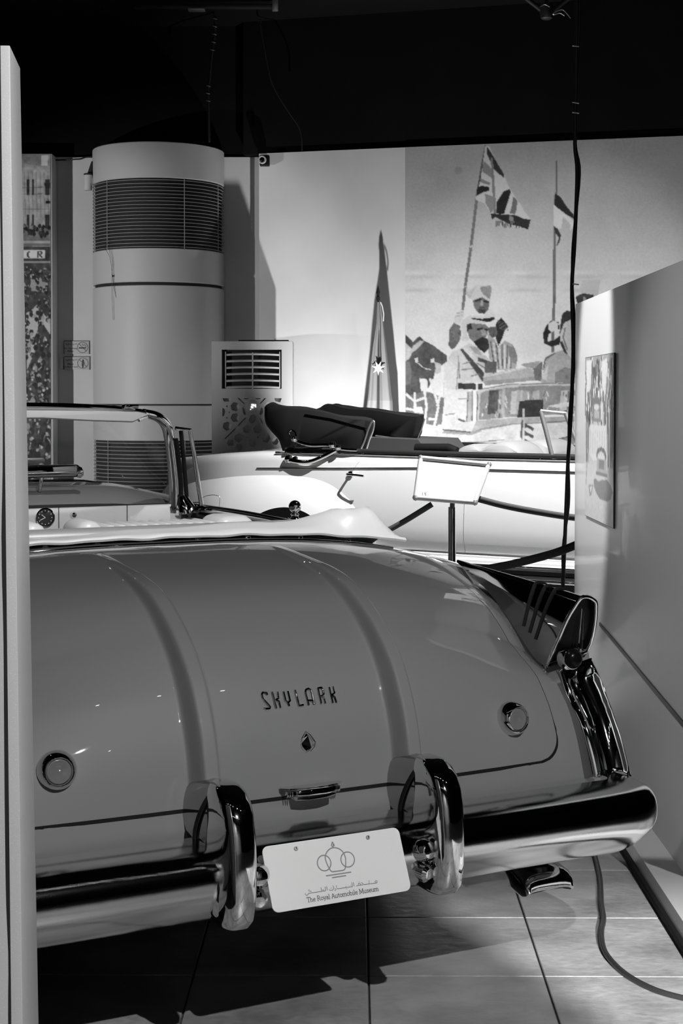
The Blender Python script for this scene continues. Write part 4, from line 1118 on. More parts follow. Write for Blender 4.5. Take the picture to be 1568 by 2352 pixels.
# windscreen: chrome frame, glass, quarter lights, visors, mirror
ws = bpy.data.objects.new('windscreen', None); COL.objects.link(ws); ws.parent = car; ws.empty_display_size = .05
for s in (-1, 1):
    pil = [(s * .725, 2.80, 1.0), (s * .722, 2.79, 1.08), (s * .705, 2.77, 1.18), (s * .685, 2.75, 1.27), (s * .655, 2.71, 1.325), (s * .60, 2.66, 1.358), (s * .53, 2.62, 1.373)]
    rr = [.024, .022, .021, .021, .021, .019, .016]
    sp_ = smooth_path(pil, 4)
    obj('pillar', tube(sp_, [interp(i, [(k * 4, r) for k, r in enumerate(rr)]) for i in range(len(sp_))], 12), M_CHROME, ws)
    obj('pillar_strip', tube([Vector(p) + Vector((s * .024, -.012, 0)) for p in smooth_path(pil[:4], 3)], .008, 6), M_BLACK, ws)
    qf = obj('quarter_light_frame', tube([(s * .705, 2.735, 1.31), (s * .752, 2.70, 1.305), (s * .775, 2.71, 1.20), (s * .80, 2.73, 1.08), (s * .822, 2.745, .985)], .009, 8), M_CHROME_W, ws)
    obj('quarter_light_rail', tube([(s * .738, 2.76, 1.30), (s * .757, 2.77, 1.15), (s * .772, 2.78, 1.0)], .009, 8), M_BLACK, ws)
    obj('quarter_light_glass', mk([(s * .738, 2.75, 1.30), (s * .752, 2.70, 1.305), (s * .822, 2.745, .985), (s * .772, 2.78, 1.0)], [(0, 1, 2, 3)], smooth=False), M_GLASS, ws)
    obj('pillar_foot', lathe([(.045, 0), (.042, .02), (.03, .045), (.02, .07)], 18, axis_m((s * .765, 2.78, .975), (-s * .25, 0, 1))), M_CHROME, ws)
    obj('cowl_side', loft([[Vector((s * u, t, z + .02 * math.cos(a))) for a in np.linspace(-1.5, 1.5, 7) for t in (tt + .06 * math.sin(a),)] for u, tt, z in ((.70, 2.82, .985), (.80, 2.80, .98), (.88, 2.76, .965))], closed=False, cap=False), M_CHROME_W, ws)
    # sun visor
    vz = [(s * .04, 2.60, 1.388), (s * .50, 2.60, 1.372), (s * .545, 2.61, 1.362), (s * .47, 2.58, 1.336), (s * .30, 2.57, 1.342), (s * .12, 2.57, 1.352), (s * .04, 2.57, 1.352)]
    obj('sun_visor', prism(vz, (0, -.014, .006), bev=.004), M_VISOR, ws)
    obj('visor_hinge', tube([(s * .50, 2.615, 1.365), (s * .535, 2.60, 1.355), (s * .50, 2.59, 1.345)], .007, 8), M_CHROME, ws)
hdr = smooth_path([(-.55, 2.625, 1.371), (-.4, 2.60, 1.389), (-.2, 2.59, 1.398), (0, 2.585, 1.40), (.2, 2.59, 1.398), (.4, 2.60, 1.389), (.55, 2.625, 1.371)], 4)
obj('header_rail', tube(hdr, .013, 10), M_CHROME, ws)
obj('header_latch', box((.47, 2.60, 1.398), (.06, .04, .016), .006), M_CHROME, ws)
def wg(a, b):
    u = a; lo = Vector((u, 3.05 - .25 * (abs(u) / .72) ** 4, 1.09 - .085 * (abs(u) / .72) ** 3)); up = Vector((u * (1 - .10 * (abs(u) / .72)), 2.60 + .10 * (abs(u) / .72) ** 6, 1.395 - .06 * (abs(u) / .72) ** 4))
    return lo + (up - lo) * b
obj('windscreen_glass', mk(*grid(wg, np.linspace(-.70, .70, 31), np.linspace(0, 1, 8)), angle=80), M_GLASS, ws)
mb = obj('rear_view_mirror', box((.20, 2.84, 1.148), (.30, .03, .050), .022, seg=4), M_CHROME, ws)
obj('mirror_glass', box((.20, 2.823, 1.150), (.26, .003, .034), .001), M_CHROME, mb)
obj('mirror_stem', tube([(.20, 2.85, 1.13), (.20, 2.88, 1.07)], .008, 8), M_CHROME, mb)
obj('mirror_end', lathe([(.0, -.02), (.018, -.012), (.024, 0), (.018, .012), (.0, .02)], 20, axis_m((.345, 2.84, 1.142), (1, 0, .2))), M_CHROME, mb)
obj('dash_speaker_trim', box((.14, 2.98, 1.185), (.22, .02, .022), .009, seg=3), M_METAL, mb)
# ------------------------------------------------------------------ white convertible behind the rope (local x forward, y away from the visitor)
wcar = empty('convertible_car', (W_O.x, W_O.y, 0), -PHI, 'white convertible car with folded dark soft top, side-on behind the rope barrier', 'car')
def wobj(name, me, m, parent=None): return obj(name, me, m, parent or wcar)
WW = 1.80
def plan(lx):                                   # how far the flank sits in from y = 0
    return .30 * max(0, (.45 - lx) / .75) ** 2 + .10 * max(0, (lx - 3.0) / 2.0) ** 2
def belt(lx): return interp(lx, [(-.3, 1.03), (.3, 1.085), (.6, 1.105), (1.3, 1.104), (2.0, 1.096), (2.7, 1.093), (3.4, 1.09), (4.7, 1.0)])
FS = [(.16, 0.0), (.11, -.002), (.075, -.012), (.055, -.03), (.045, -.06), (.032, -.12), (.015, -.22), (.004, -.32), (0, -.42), (.004, -.50), (.02, -.555), (.03, -.565), (.012, -.572), (.008, -.60), (.03, -.64)]
lxs = list(np.concatenate([np.linspace(-.28, .6, 16), np.linspace(.7, 4.9, 43)]))
for side in (0, 1):
    def flank(lx, k):
        o_, dz = FS[int(k)]
        y = plan(lx) + o_
        return Vector((lx, y if side == 0 else WW - y, belt(lx) + dz))
    wobj('flank', mk(*grid(flank, lxs, range(len(FS))), angle=50), M_WPAINT)
# trunk deck and tail
TZ = [(-.46, .42), (-.45, .56), (-.42, .70), (-.36, .82), (-.28, .905), (-.17, .975), (-.05, 1.03), (.1, 1.07), (.25, 1.09), (.45, 1.103), (.80, 1.108)]
TZs = catmull(TZ, 4)
def deck(b, k):
    lx, z = TZs[int(k)]
    e = (b - WW / 2) / (WW / 2)
    return Vector((lx + .24 * abs(e) ** 3, b, z - (.035 + .05 * (1 - sstep(.3, .9, z))) * abs(e) ** 3))
wobj('trunk_deck', mk(*grid(deck, list(np.linspace(.10, WW - .10, 31)), range(len(TZs))), angle=60), M_WPAINT)
# rear and front fenders that end on the wheel arch
def fender(name, ztop, lx0, lx1, wc, wr, wz, bulge, side):
    def F(lx, q):
        zt = interp(lx, ztop); k = (lx - lx0) / (lx1 - lx0)
        zb = .36
        d = wr * wr - (lx - wc) ** 2
        if d > 0: zb = max(zb, wz + math.sqrt(d))
        bl = bulge * (math.sin(math.pi * min(1, max(0, k))) ** .55)
        a = q
        z = lerp(zt, zb, (1 - math.cos(a * math.pi / 2)) if a < .999 else 1.0)
        s = min(1.0, max(0.0, (zt - z) / max(.06, (zt - .55))))
        y = lerp(.16, -bl, math.sqrt(max(0, 1 - (1 - s) ** 2))) + plan(lx) * .8
        if z < .5: y += .05 * (.5 - z) / .14
        return Vector((lx, y if side == 0 else WW - y, z))
    return wobj(name, mk(*grid(F, list(np.linspace(lx0, lx1, 70)), list(np.linspace(0, 1, 26))), angle=60), M_WPAINT)
zr_ = [tuple(p) for p in catmull([(-.16, .60), (-.12, .80), (-.06, .895), (.05, .94), (.2, .966), (.45, .995), (.72, 1.008), (.95, 1.008), (1.08, .992), (1.19, .958), (1.28, .90), (1.36, .80), (1.42, .66), (1.45, .50)], 4)]
zf_ = [tuple(p) for p in catmull([(3.0, .50), (3.1, .70), (3.25, .85), (3.5, .95), (3.9, .985), (4.3, .97), (4.7, .90), (4.95, .78), (5.05, .55)], 4)]
for side in (0, 1):
    fender('rear_fender', zr_, -.15, 1.45, .88, .36, .41, .13, side)
    fender('front_fender', zf_, 3.0, 5.05, 4.15, .38, .40, .12, side)
    ys = .18 if side == 0 else WW - .18
    for c in (.88, 4.15):
        wl = wobj('wheel', lathe([(.355, -.07), (.355, .07), (.33, .09), (.29, .095)], 40, axis_m((c, ys, .355), (0, -1 if side == 0 else 1, 0))), M_TYRE)
        obj('white_wall', lathe([(.30, .088), (.29, .098), (.21, .098), (.20, .085)], 40, axis_m((c, ys, .355), (0, -1 if side == 0 else 1, 0))), M_WPAINT, wl)
        obj('hub_cap', lathe([(.20, .08), (.19, .10), (.1, .13), (0, .14)], 30, axis_m((c, ys, .355), (0, -1 if side == 0 else 1, 0))), M_CHROME, wl)
        wobj('wheel_well', lathe([(.42, -.10), (.42, .22)], 30, axis_m((c, ys, .40), (0, -1 if side == 0 else 1, 0))), M_DARK)
wobj('hood', mk(*grid(lambda lx, b: Vector((lx, b, 1.12 - .05 * ((lx - 2.75) / 2.2) ** 2 - .14 * (abs(b - WW / 2) / (WW / 2)) ** 3)), list(np.linspace(2.72, 4.95, 14)), list(np.linspace(.12, WW - .12, 15)))), M_WPAINT)
wobj('front_grille', box((4.97, WW / 2, .70), (.10, 1.1, .5), .03), M_CHROME)
wobj('front_bumper', tube(smooth_path([(4.9, -.05, .48), (5.15, .1, .48), (5.22, WW / 2, .48), (5.15, WW - .1, .48), (4.9, WW + .05, .48)]), .06, 10), M_CHROME)
wobj('rear_bumper', tube(smooth_path([(-.25, .0, .46), (-.5, .2, .46), (-.56, WW / 2, .46), (-.5, WW - .2, .46), (-.25, WW, .46)]), .055, 10), M_CHROME)
wobj('underbody', box((2.2, WW / 2, .36), (4.7, 1.2, .16), .02), M_DARK)
wobj('cabin_tub', box((1.65, WW / 2, .78), (1.8, 1.50, .36), .04), M_LEATHER_G)
# sill, running board, mouldings
for side in (0, 1):
    f = lambda y: y if side == 0 else WW - y
    sill = wobj('sill', prism([(1.40, f(.02), .525), (3.1, f(.02), .525), (3.1, f(-.01), .49), (3.1, f(.0), .44), (1.40, f(.0), .44), (1.40, f(-.01), .49)][:0] or [(1.38, f(.03), .53), (1.38, f(-.005), .50), (1.38, f(-.01), .455), (1.38, f(.04), .445)], (1.72, 0, 0)), M_WPAINT)
    obj('sill_strip', box((2.24, f(-.012), .474), (1.7, .012, .016), .003), M_CHROME, sill)
    obj('running_board', box((2.24, f(-.04), .412), (1.7, .18, .03), .01), M_BLACK, sill)
    obj('running_board_edge', box((2.24, f(-.135), .414), (1.7, .012, .02), .004), M_CHROME, sill)
    wobj('belt_moulding', tube([Vector((lx, f(plan(lx) + .085), belt(lx) + .008)) for lx in np.linspace(.78, 2.75, 24)], .017, 8), M_METAL_D)
    wobj('belt_strip', tube([Vector((lx, f(plan(lx) + .062), belt(lx) - .008)) for lx in np.linspace(.72, 2.75, 24)], .007, 8), M_CHROME)
    def flank_y(lx, z):
        dz = z - belt(lx)
        return plan(lx) + interp(dz, [(d, o_) for o_, d in FS])
    wobj('side_strip', tube([Vector((lx, f(flank_y(lx, z) - .003), z)) for lx, z in [(x, interp(x, [(.45, .99), (.6, .998), (1.23, 1.011), (1.75, 1.024), (2.7, 1.02), (3.2, 1.01)])) for x in np.linspace(.60, 3.2, 30)]], .0042, 6), M_CHROME_W)
    seam = [(1.335, 1.10), (1.315, 1.05), (1.275, .99), (1.24, .92), (1.215, .84), (1.195, .74), (1.19, .60)]
    wobj('door_seam', tube([Vector((lx, f(flank_y(lx, z) - .0005), z)) for lx, z in seam[:4]], .0016, 6), M_SEAM)
    wobj('door_seam', tube([Vector((2.028, f(flank_y(2.028, z) - .0005), z)) for z in np.linspace(.83, .54, 10)], .0016, 6), M_SEAM)
    wobj('door_seam', tube([Vector((lx, f(flank_y(lx, .5365) - .001), .5365)) for lx in np.linspace(1.45, 3.0, 16)], .002, 6), M_SEAM)
    hnd = wobj('door_handle', tube(smooth_path([(1.268, f(flank_y(1.27, .974)), .978), (1.272, f(-.02), .978), (1.29, f(-.035), .976), (1.34, f(-.04), .974), (1.392, f(-.036), .969)]), [.012] * 7 + [.008] * 8 + [.006] * 10 if False else .008, 8), M_CHROME)
    obj('handle_boss', lathe([(.02, 0), (.018, .012), (.0, .016)], 16, axis_m((1.27, f(flank_y(1.27, .974)), .976), (0, -1 if side == 0 else 1, 0))), M_CHROME, hnd)
    # fuel flap outline on the rear fender
fl = [(465, 1176), (464, 1150), (470, 1141), (485, 1137), (500, 1138), (506, 1145), (503, 1176)]
wobj('fuel_flap_seam', tube(smooth_path([w_y(x, y, -.118) + Vector((0, -.006, 0)) for x, y in fl], 4), .0022, 6), M_METAL)
# trunk seam
wobj('trunk_seam', tube(smooth_path([w_y(592, 1074, .05) + Vector((0, -.008, 0)), w_y(596, 1052, .10) + Vector((0, -.004, .004)), w_y(605, 1033, .3) + Vector((0, 0, .004))], 4), .0025, 6), M_METAL_D)

# folded soft top: near lobe and the rest of the stack across the car
def lobe(pts, y0, y1, name, skew=0.0):
    c = Vector((sum(p[0] for p in pts) / len(pts), 0, sum(p[1] for p in pts) / len(pts)))
    P = catmull([(p[0], p[1]) for p in pts + pts[:1]], 4)[:-1]
    secs = []
    for y, k in ((y0, .90), (y0 + .012, .97), (y0 + .04, 1.0), ((y0 + y1) / 2, 1.0), (y1 - .04, 1.0), (y1 - .01, .97), (y1, .9)):
        secs.append([Vector((c.x + (p[0] - c.x) * k - skew * (y - y0), y, c.z + (p[1] - c.z) * k + .006 * math.sin(i * .9 + y * 9))) for i, p in enumerate(P)])
    return wobj(name, loft(secs, angle=60), M_FABRIC)
near = [(x, z) for x, _, z in [tuple(w_y(a, b, .16)) for a, b in ((609, 938), (616, 926), (640, 929), (700, 937), (780, 952), (850, 963), (857, 972), (850, 1000), (832, 1036), (760, 1030), (700, 1030), (660, 1046), (648, 1030), (640, 1006), (622, 990), (610, 965))]]
lobe(near, .14, .40, 'folded_top', .45)
farl = [(x, z) for x, _, z in [tuple(w_y(a, b, .75)) for a, b in ((722, 948), (735, 936), (757, 929), (800, 934), (880, 944), (965, 954), (975, 962), (972, 985), (962, 1008), (900, 1005), (850, 1000), (780, 990), (735, 975))]]
lobe(farl, .72, 1.5, 'folded_top', .47)
# piping round the end of the near lobe
wobj('top_end_piping', tube(smooth_path([w_y(a, b, .13) for a, b in ((826, 1038), (838, 1010), (846, 985), (855, 968), (859, 972), (856, 990), (848, 1010), (840, 1036))], 4), .006, 6), M_METAL)
wobj('top_seam', tube([w_y(a, b, .137) + Vector((0, .0, .002)) for a, b in ((700, 952), (760, 962), (845, 985))], .003, 5), M_BLACK)
wobj('top_hem', tube([w_y(a, b, .715) for a, b in ((862, 1001), (900, 1006), (958, 1010), (968, 985), (975, 962))], .005, 6), M_METAL)
wobj('rear_shelf', prism([w_y(a, b, .5) for a, b in ((650, 1046), (855, 1005), (960, 1010), (985, 1044))], (0, .6, 0)), M_TUB)
# hinge irons
def iron(pts, r=.013): return wobj('top_iron', tube(smooth_path([w_y(a, b, c) for a, b, c in pts], 5), r, 8), M_CHROME)
iron([(674, 1008, .06), (690, 1016, .05), (715, 1022, .05), (750, 1022, .05), (775, 1026, .05)], .014)
iron([(665, 1057, .03), (690, 1061, .02), (715, 1060, .02), (745, 1048, .04), (772, 1034, .05)], .015)
iron([(775, 1030, .05), (800, 1033, .05), (820, 1034, .06)], .010)
wobj('top_iron_loop', tube(smooth_path([w_y(a, b, .06) for a, b in ((666, 1002), (663, 992), (670, 988), (678, 994), (680, 1006))], 5), .005, 6), M_CHROME)
wobj('top_iron_loop', tube([w_y(a, b, .07) for a, b in ((671, 1012), (676, 1032), (740, 1028))], .004, 6), M_CHROME)
for a, b, r in ((663, 1055, .030), (678, 1056, .024), (764, 1022, .026), (776, 1028, .022), (676, 1008, .022)):
    c = w_y(a, b, .04); wobj('top_iron_joint', lathe([(0, -r), (r * .7, -r * .7), (r, 0), (r * .7, r * .7), (0, r)], 16, Matrix.Translation(c)), M_CHROME)
# seats and windscreen
def wseat(y0, y1, a):
    P = catmull([tuple(w_y(x, y, a)) for x, y in ((1050, 1048), (1056, 1032), (1072, 1022), (1090, 1020), (1110, 1028), (1128, 1020), (1150, 1014), (1172, 1016), (1192, 1028), (1205, 1046))], 4)
    top = [Vector((p[0], y0, p[2])) for p in P]
    secs = []
    for y, k in ((y0, 0), (y0 + .03, .8), (y0 + .1, 1), (y1 - .1, 1), (y1 - .03, .8), (y1, 0)):
        secs.append([Vector((p.x, y, lerp(1.05, p.z, .75 + .25 * k))) for p in top] + [Vector((top[-1].x, y, .8)), Vector((top[0].x, y, .8))])
    return wobj('seat_back', loft(secs, angle=60), M_LEATHER_G)
wseat(.45, .85, .5); wseat(1.0, 1.45, .5)
def wt(px, r=.012, m=None): return tube([w_y(*p) for p in px], r, 8)
fr_ = wobj('windscreen_frame', wt([(1241, 944, .10), (1252, 985, .10), (1262, 1025, .10), (1268, 1050, .10)], .014), M_METAL)
obj('frame_bar', wt([(1241, 944, .10), (1270, 947, .12), (1300, 950, .14)], .011), M_METAL, fr_)
obj('frame_bar', wt([(1298, 948, .14), (1308, 975, .14), (1322, 1010, .14), (1335, 1046, .14)], .014), M_METAL, fr_)
obj('frame_bar', wt([(1298, 948, .14), (1340, 930, .9), (1390, 950, 1.6)], .014), M_CHROME, fr_)
obj('windscreen_glass', mk([w_y(1300, 950, .14), w_y(1335, 1046, .14), w_y(1335, 1046, .14) + Vector((.1, 1.5, 0)), w_y(1300, 950, .14) + Vector((.1, 1.5, 0))], [(0, 1, 2, 3)], smooth=False), M_GLASS, fr_)
obj('quarter_glass', mk([w_y(1241, 944, .10), w_y(1268, 1050, .10), w_y(1335, 1046, .14), w_y(1300, 950, .14)], [(0, 1, 2, 3)], smooth=False), M_GLASS, fr_)
wobj('dashboard', box((2.70, WW / 2, 1.02), (.22, 1.4, .16), .05), M_LEATHER_G)
wobj('cockpit_edge', tube([w_y(955, 1030, .25), w_y(1030, 1030, .25), w_y(1048, 1038, .25)], .03, 10), M_BLACK)
# ------------------------------------------------------------------ ventilation column
CX, CR = at_depth(360, 700, 13.6).x, .580
CYc = LY - .04
colm = empty('ventilation_column', (CX, CYc, 0), 0, 'round white ventilation column with two dark louvre grilles', 'column')
def z_at(y, Yd=13.22): return at_depth(360, y, Yd).z
ZT = z_at(326)
def arc(r, z, a0=-182, a1=2, n=49):
    return [Vector((r * math.cos(math.radians(a)), r * math.sin(math.radians(a)), z)) for a in np.linspace(a0, a1, n)]
def band(z0, z1, r, name, m, bev_=.006):
    secs = [arc(r - .02, z0), arc(r - bev_, z0), arc(r, z0 + bev_), arc(r, z1 - bev_), arc(r - bev_, z1), arc(r - .02, z1)]
    return obj(name, loft(secs, closed=False, cap=False, angle=30), m, colm)
g1t, g1b = z_at(409), z_at(570); slot = z_at(654); slot_t = z_at(648); seam2 = z_at(930); g2t, g2b = z_at(1013), z_at(1190)
top = band(g1t, ZT, CR, 'shell_band', M_COLUMN)
obj('top_cap', mk(*p_prism([Vector((p.x, p.y, ZT - .004)) for p in arc(CR - .005, ZT)], (0, 0, .002)), smooth=False), M_METAL_D, colm)
band(slot_t, g1b, CR, 'shell_band', M_COLUMN); band(seam2 + .006, slot - .004, CR, 'shell_band', M_COLUMN)
band(g2t, seam2 - .006, CR, 'shell_band', M_COLUMN); band(.0, g2b, CR, 'shell_band', M_COLUMN)
obj('dark_core', loft([arc(CR - .022, 0), arc(CR - .022, ZT - .02)], closed=False, cap=False), M_DARK, colm)
def slat_mesh():
    secs = [arc(CR - .012, .004, -180, 0, 41), arc(CR - .001, .001, -180, 0, 41), arc(CR - .001, -.004, -180, 0, 41), arc(CR - .012, -.002, -180, 0, 41)]
    return loft(secs + secs[:1], closed=False, cap=False, angle=30)
sm = slat_mesh(); sm.materials.append(M_SLAT)
for zt, zb, nn in ((g1t, g1b, 20), (g2t, g2b, 20)):
    for k in range(nn):
        obj('slat', sm, None, colm, (0, 0, lerp(zt, zb, (k + .55) / nn)))
    for a in (-133, -61, -20, -160):
        p = arc(CR - .002, 0, a, a, 1)[0]
        obj('grille_wire', tube([(p.x, p.y, zb), (p.x, p.y, zt)], .0035, 6), M_SLAT, colm)
# strings left hanging from the grille
def colpt(x, y):
    return at_depth(x, y, 13.27 + 0.0) - Vector((CX, CYc, 0))
for P in ([(246, 560), (240, 568), (252, 590), (257, 620), (259, 640), (266, 680), (277, 716)], [(251, 560), (252, 580), (258, 600), (257, 640), (258, 700), (260, 735)]):
    obj('string', tube(smooth_path([colpt(*p) for p in P], 3), .0016, 5), M_METAL_D, colm)
obj('string_knot', lathe([(0, -.012), (.008, 0), (0, .012)], 10, Matrix.Translation(colpt(259, 634))), M_METAL_D, colm)

# ------------------------------------------------------------------ floor-standing air conditioner
AY = 12.78
def acp(x, y): return at_depth(x, y, AY)
ax0, ax1 = acp(485, 900).x, acp(672, 900).x; az = acp(580, 783).z
ac = empty('air_conditioner', ((ax0 + ax1) / 2, AY, 0), 0, 'white floor-standing air conditioner with louvred outlet and lattice front', 'air conditioner')
AO = Vector(((ax0 + ax1) / 2, AY, 0)); AW = ax1 - ax0
obj('cabinet', box((0, .19, az / 2), (AW, .30, az), .006), M_AC, ac)
A2 = lambda x, y: ((acp(x, y) - AO).x, acp(x, y).z)
M_front = Matrix.Translation((0, .02, 0)) @ Matrix.Rotation(math.pi / 2, 4, 'X')
lou = [A2(509, 803), A2(646.5, 803), A2(646.5, 893), A2(519, 893) if False else A2(509, 893)]
def ZA(L): return [A2(480 + x * .1403, 770 + y * .1403) for x, y in L]
def hexa(cx, cy, r, rot=0, n=6): return ZA([(cx + r * math.cos(math.radians(rot + 360 / n * k)), cy + r * math.sin(math.radians(rot + 360 / n * k))) for k in range(n)])
def lattice():
    H_ = []
    left = [hexa(425, 1170, 78, 15), hexa(425, 1350, 76, -10), hexa(295, 1490, 76, 40), hexa(620, 1540, 74, 25), hexa(790, 1540, 70, 10), hexa(485, 1680, 76, 30), hexa(935, 1685, 72, 10),
            hexa(350, 1760, 60, 0), hexa(490, 1840, 66, 0), hexa(1110, 1490, 70, 20), hexa(975, 1170, 78, 15), hexa(975, 1350, 76, 10), hexa(1080, 1740, 60, 5), hexa(1100, 1330, 60, 5)]
    H_ += left
    H_ += [ZA([(220, 1032), (340, 1032), (325, 1085), (240, 1085)]), ZA([(1065, 1030), (1188, 1030), (1165, 1100), (1085, 1080)]), ZA([(565, 1032), (648, 1032), (640, 1045), (575, 1045)]), ZA([(760, 1032), (842, 1032), (835, 1045), (770, 1045)]),
           ZA([(468, 1030), (495, 1030), (580, 1115), (570, 1130)]), ZA([(905, 1030), (935, 1030), (840, 1125), (828, 1118)]), ZA([(218, 1190), (245, 1200), (268, 1260), (240, 1320), (218, 1330)]),
           ZA([(590, 1345), (612, 1350), (480, 1490), (470, 1478)]), ZA([(420, 1525), (440, 1535), (265, 1700), (255, 1690)]), ZA([(825, 1345), (845, 1365), (880, 1440), (865, 1445)]),
           ZA([(548, 1180), (575, 1200), (605, 1290), (580, 1310), (550, 1260)]), ZA([(850, 1180), (880, 1200), (885, 1270), (850, 1310), (820, 1290)]),
           ZA([(740, 1290), (768, 1340), (760, 1400), (720, 1440), (670, 1430), (650, 1380), (690, 1310)]), ZA([(650, 1720), (700, 1690), (760, 1720), (775, 1790), (740, 1830), (660, 1810)]),
           ZA([(275, 1160), (292, 1150), (308, 1160), (292, 1178)]), ZA([(318, 1258), (330, 1248), (345, 1258), (330, 1272)]), ZA([(278, 1350), (292, 1340), (308, 1352), (292, 1366)]),
           ZA([(605, 1672), (620, 1662), (635, 1672), (620, 1686)]), ZA([(785, 1672), (800, 1660), (815, 1672), (800, 1688)])]
    # mirrored lower field down to the plinth
    low = []
    for row in range(4):
        for c in range(6):
            cx = 270 + c * 170 + (85 if row % 2 else 0); cy = 2000 + row * 170
            if cx < 1180: low.append(hexa(cx, cy, 68, 20 * (c + row)))
    return H_ + low
outer = [A2(485.6, 784), A2(671.5, 784), A2(671.5, 1170), A2(485.6, 1170)]
lowz = .02
outer = [(outer[0][0], outer[0][1]), (outer[1][0], outer[1][1]), (outer[1][0], .05), (outer[0][0], .05)]
face = fill_curve([outer, lou] + lattice(), .018, M_front)
obj('front_panel', face, M_AC, ac)
obj('outlet_recess', box(((lou[0][0] + lou[1][0]) / 2, .036, (lou[0][1] + lou[2][1]) / 2), (abs(lou[1][0] - lou[0][0]) * .99, .004, abs(lou[0][1] - lou[2][1]) * .99)), M_DARK, ac)
lx_0, lx_1 = A2(518, 820)[0], A2(642, 820)[0]
for k in range(6):
    z = A2(560, 812 + k * 15.0)[1]
    secs = [[Vector((x, .012 - .010 * (1 - (2 * q - 1) ** 2) + a, z + b - .006 * (2 * q - 1) ** 2)) for a, b in ((0, .006), (-.012, .0), (-.010, -.014), (.014, -.010))] for q, x in [(q, lerp(lx_0, lx_1, q)) for q in np.linspace(0, 1, 11)]]
    obj('louvre', loft(secs), M_AC, ac)
obj('louvre_link', tube([(lerp(lx_0, lx_1, .5), -.008, A2(560, 810)[1]), (lerp(lx_0, lx_1, .5), -.008, A2(560, 893)[1])], .006, 8), M_AC, ac)
for q in (0.0, 1.0): obj('louvre_post', box((lerp(lx_0, lx_1, q), .012, (A2(560, 806)[1] + A2(560, 893)[1]) / 2), (.008, .03, .30), .002), M_AC, ac)
dc = A2(480 + 705 * .1403, 770 + 1160 * .1403)
dsp = obj('display_disc', lathe([(.052, 0), (.052, .004), (.046, .008), (0, .009)], 30, axis_m((dc[0], .004, dc[1]), (0, -1, 0))), M_AC, ac)
def seg7(ch, x, z, w, h):
    S = {'2': 'abged', '4': 'fgbc'}[ch]
    P = {'a': ((0, h), (w, h)), 'b': ((w, h), (w, h / 2)), 'c': ((w, h / 2), (w, 0)), 'd': ((0, 0), (w, 0)), 'e': ((0, h / 2), (0, 0)), 'f': ((0, h), (0, h / 2)), 'g': ((0, h / 2), (w, h / 2))}
    return [p_tube([(x + P[s][0][0], -.008, z + P[s][0][1]), (x + P[s][1][0], -.008, z + P[s][1][1])], .0032, 6) for s in S]
d2 = [A2(480 + x * .1403, 770 + y * .1403) for x, y in ((692, 1188), (735, 1180))]
obj('lit_digits', join(seg7('2', d2[0][0], d2[0][1], .016, .028) + seg7('4', d2[1][0], d2[1][1], .014, .026)), M_GLOW, dsp)
obj('lit_dot', lathe([(0, -.004), (.005, 0), (0, .004)], 8, Matrix.Translation(Vector((A2(480 + 680 * .1403, 770 + 1215 * .1403)[0], -.008, A2(480 + 680 * .1403, 770 + 1215 * .1403)[1])))), M_GLOW, dsp)
obj('top_plate', box((.09, .20, az + .006), (AW * .62, .2, .012), .003), M_METAL_D, ac)

# ------------------------------------------------------------------ national flag on its pole
FY = 13.0
fp = at_depth(868, 900, FY); fl_tip = at_depth(868, 654, FY).z
flag = empty('flag', (fp.x, FY, 0), 0, 'furled flag with a seven-pointed star on a dark pole with spearhead', 'flag')
def fz(y): return at_depth(868, y, FY).z
obj('pole', tube([(0, 0, .04), (0, 0, fz(690))], .0125, 12), M_POLE, flag)
obj('spearhead', lathe([(.016, fz(690)), (.017, fz(680)), (.010, fz(676)), (.008, fz(673)), (.0, fz(672) + .0)][:0] or [(.017, 0), (.018, .03), (.012, .035), (.011, .06), (.0, .062)], 14, Matrix.Translation((0, 0, fz(690)))), M_METAL_D, flag)
obj('spear_point', lathe([(.0, 0), (.017, .004), (.012, .03), (.0, .075)], 4, Matrix.Translation((0, 0, fz(690) + .055))), M_METAL_D, flag)
obj('base', lathe([(.14, 0), (.14, .02), (.12, .035), (.03, .05), (.02, .10)], 32), M_METAL_D, flag)
def flag_pt(q, v):
    """q across 0..1 (left..right), v down 0..1"""
    y = lerp(694, 1010, v)
    lx = interp(y, [(694, 866), (740, 864), (760, 861), (800, 855), (850, 850), (900, 846), (950, 840), (1010, 833)]); rx = interp(y, [(694, 874), (740, 880), (800, 887), (850, 893), (900, 898), (920, 901), (1010, 905)])
    p = at_depth(lerp(lx, rx, q), y, FY)
    amp_ = lerp(.005, .028, v)
    yy = -.02 - amp_ * math.sin(q * 9.5 + .6) - amp_ * .35 * math.sin(q * 23)
    return Vector((p.x - fp.x, yy, p.z))
fg = mk(*grid(flag_pt, list(np.linspace(0, 1, 41)), list(np.linspace(0, .715, 40))), angle=80)
obj('cloth_field', fg, M_FLAG, flag)
obj('cloth_stripe', mk(*grid(flag_pt, list(np.linspace(0, 1, 41)), list(np.linspace(.715, .86, 10))), angle=80), M_FLAG_L, flag)
obj('cloth_stripe', mk(*grid(flag_pt, list(np.linspace(0, 1, 41)), list(np.linspace(.86, 1, 10))), angle=80), M_FLAG_D, flag)
obj('cloth_fold', mk(*grid(lambda q, v: flag_pt(.55 + .06 * q, v) + Vector((0, -.012, 0)), [0, .5, 1], list(np.linspace(.0, .50, 20))), angle=80), M_FLAG_D, flag)
obj('cloth_tie', tube([at_depth(x, y, FY - .03) - Vector((fp.x, FY, 0)) for x, y in ((874, 694), (878, 704), (881, 722), (880, 738))], .005, 6), M_WHITE, flag)
sc = at_depth(868.5, 845.5, FY - .062) - Vector((fp.x, FY, 0)); stp = []
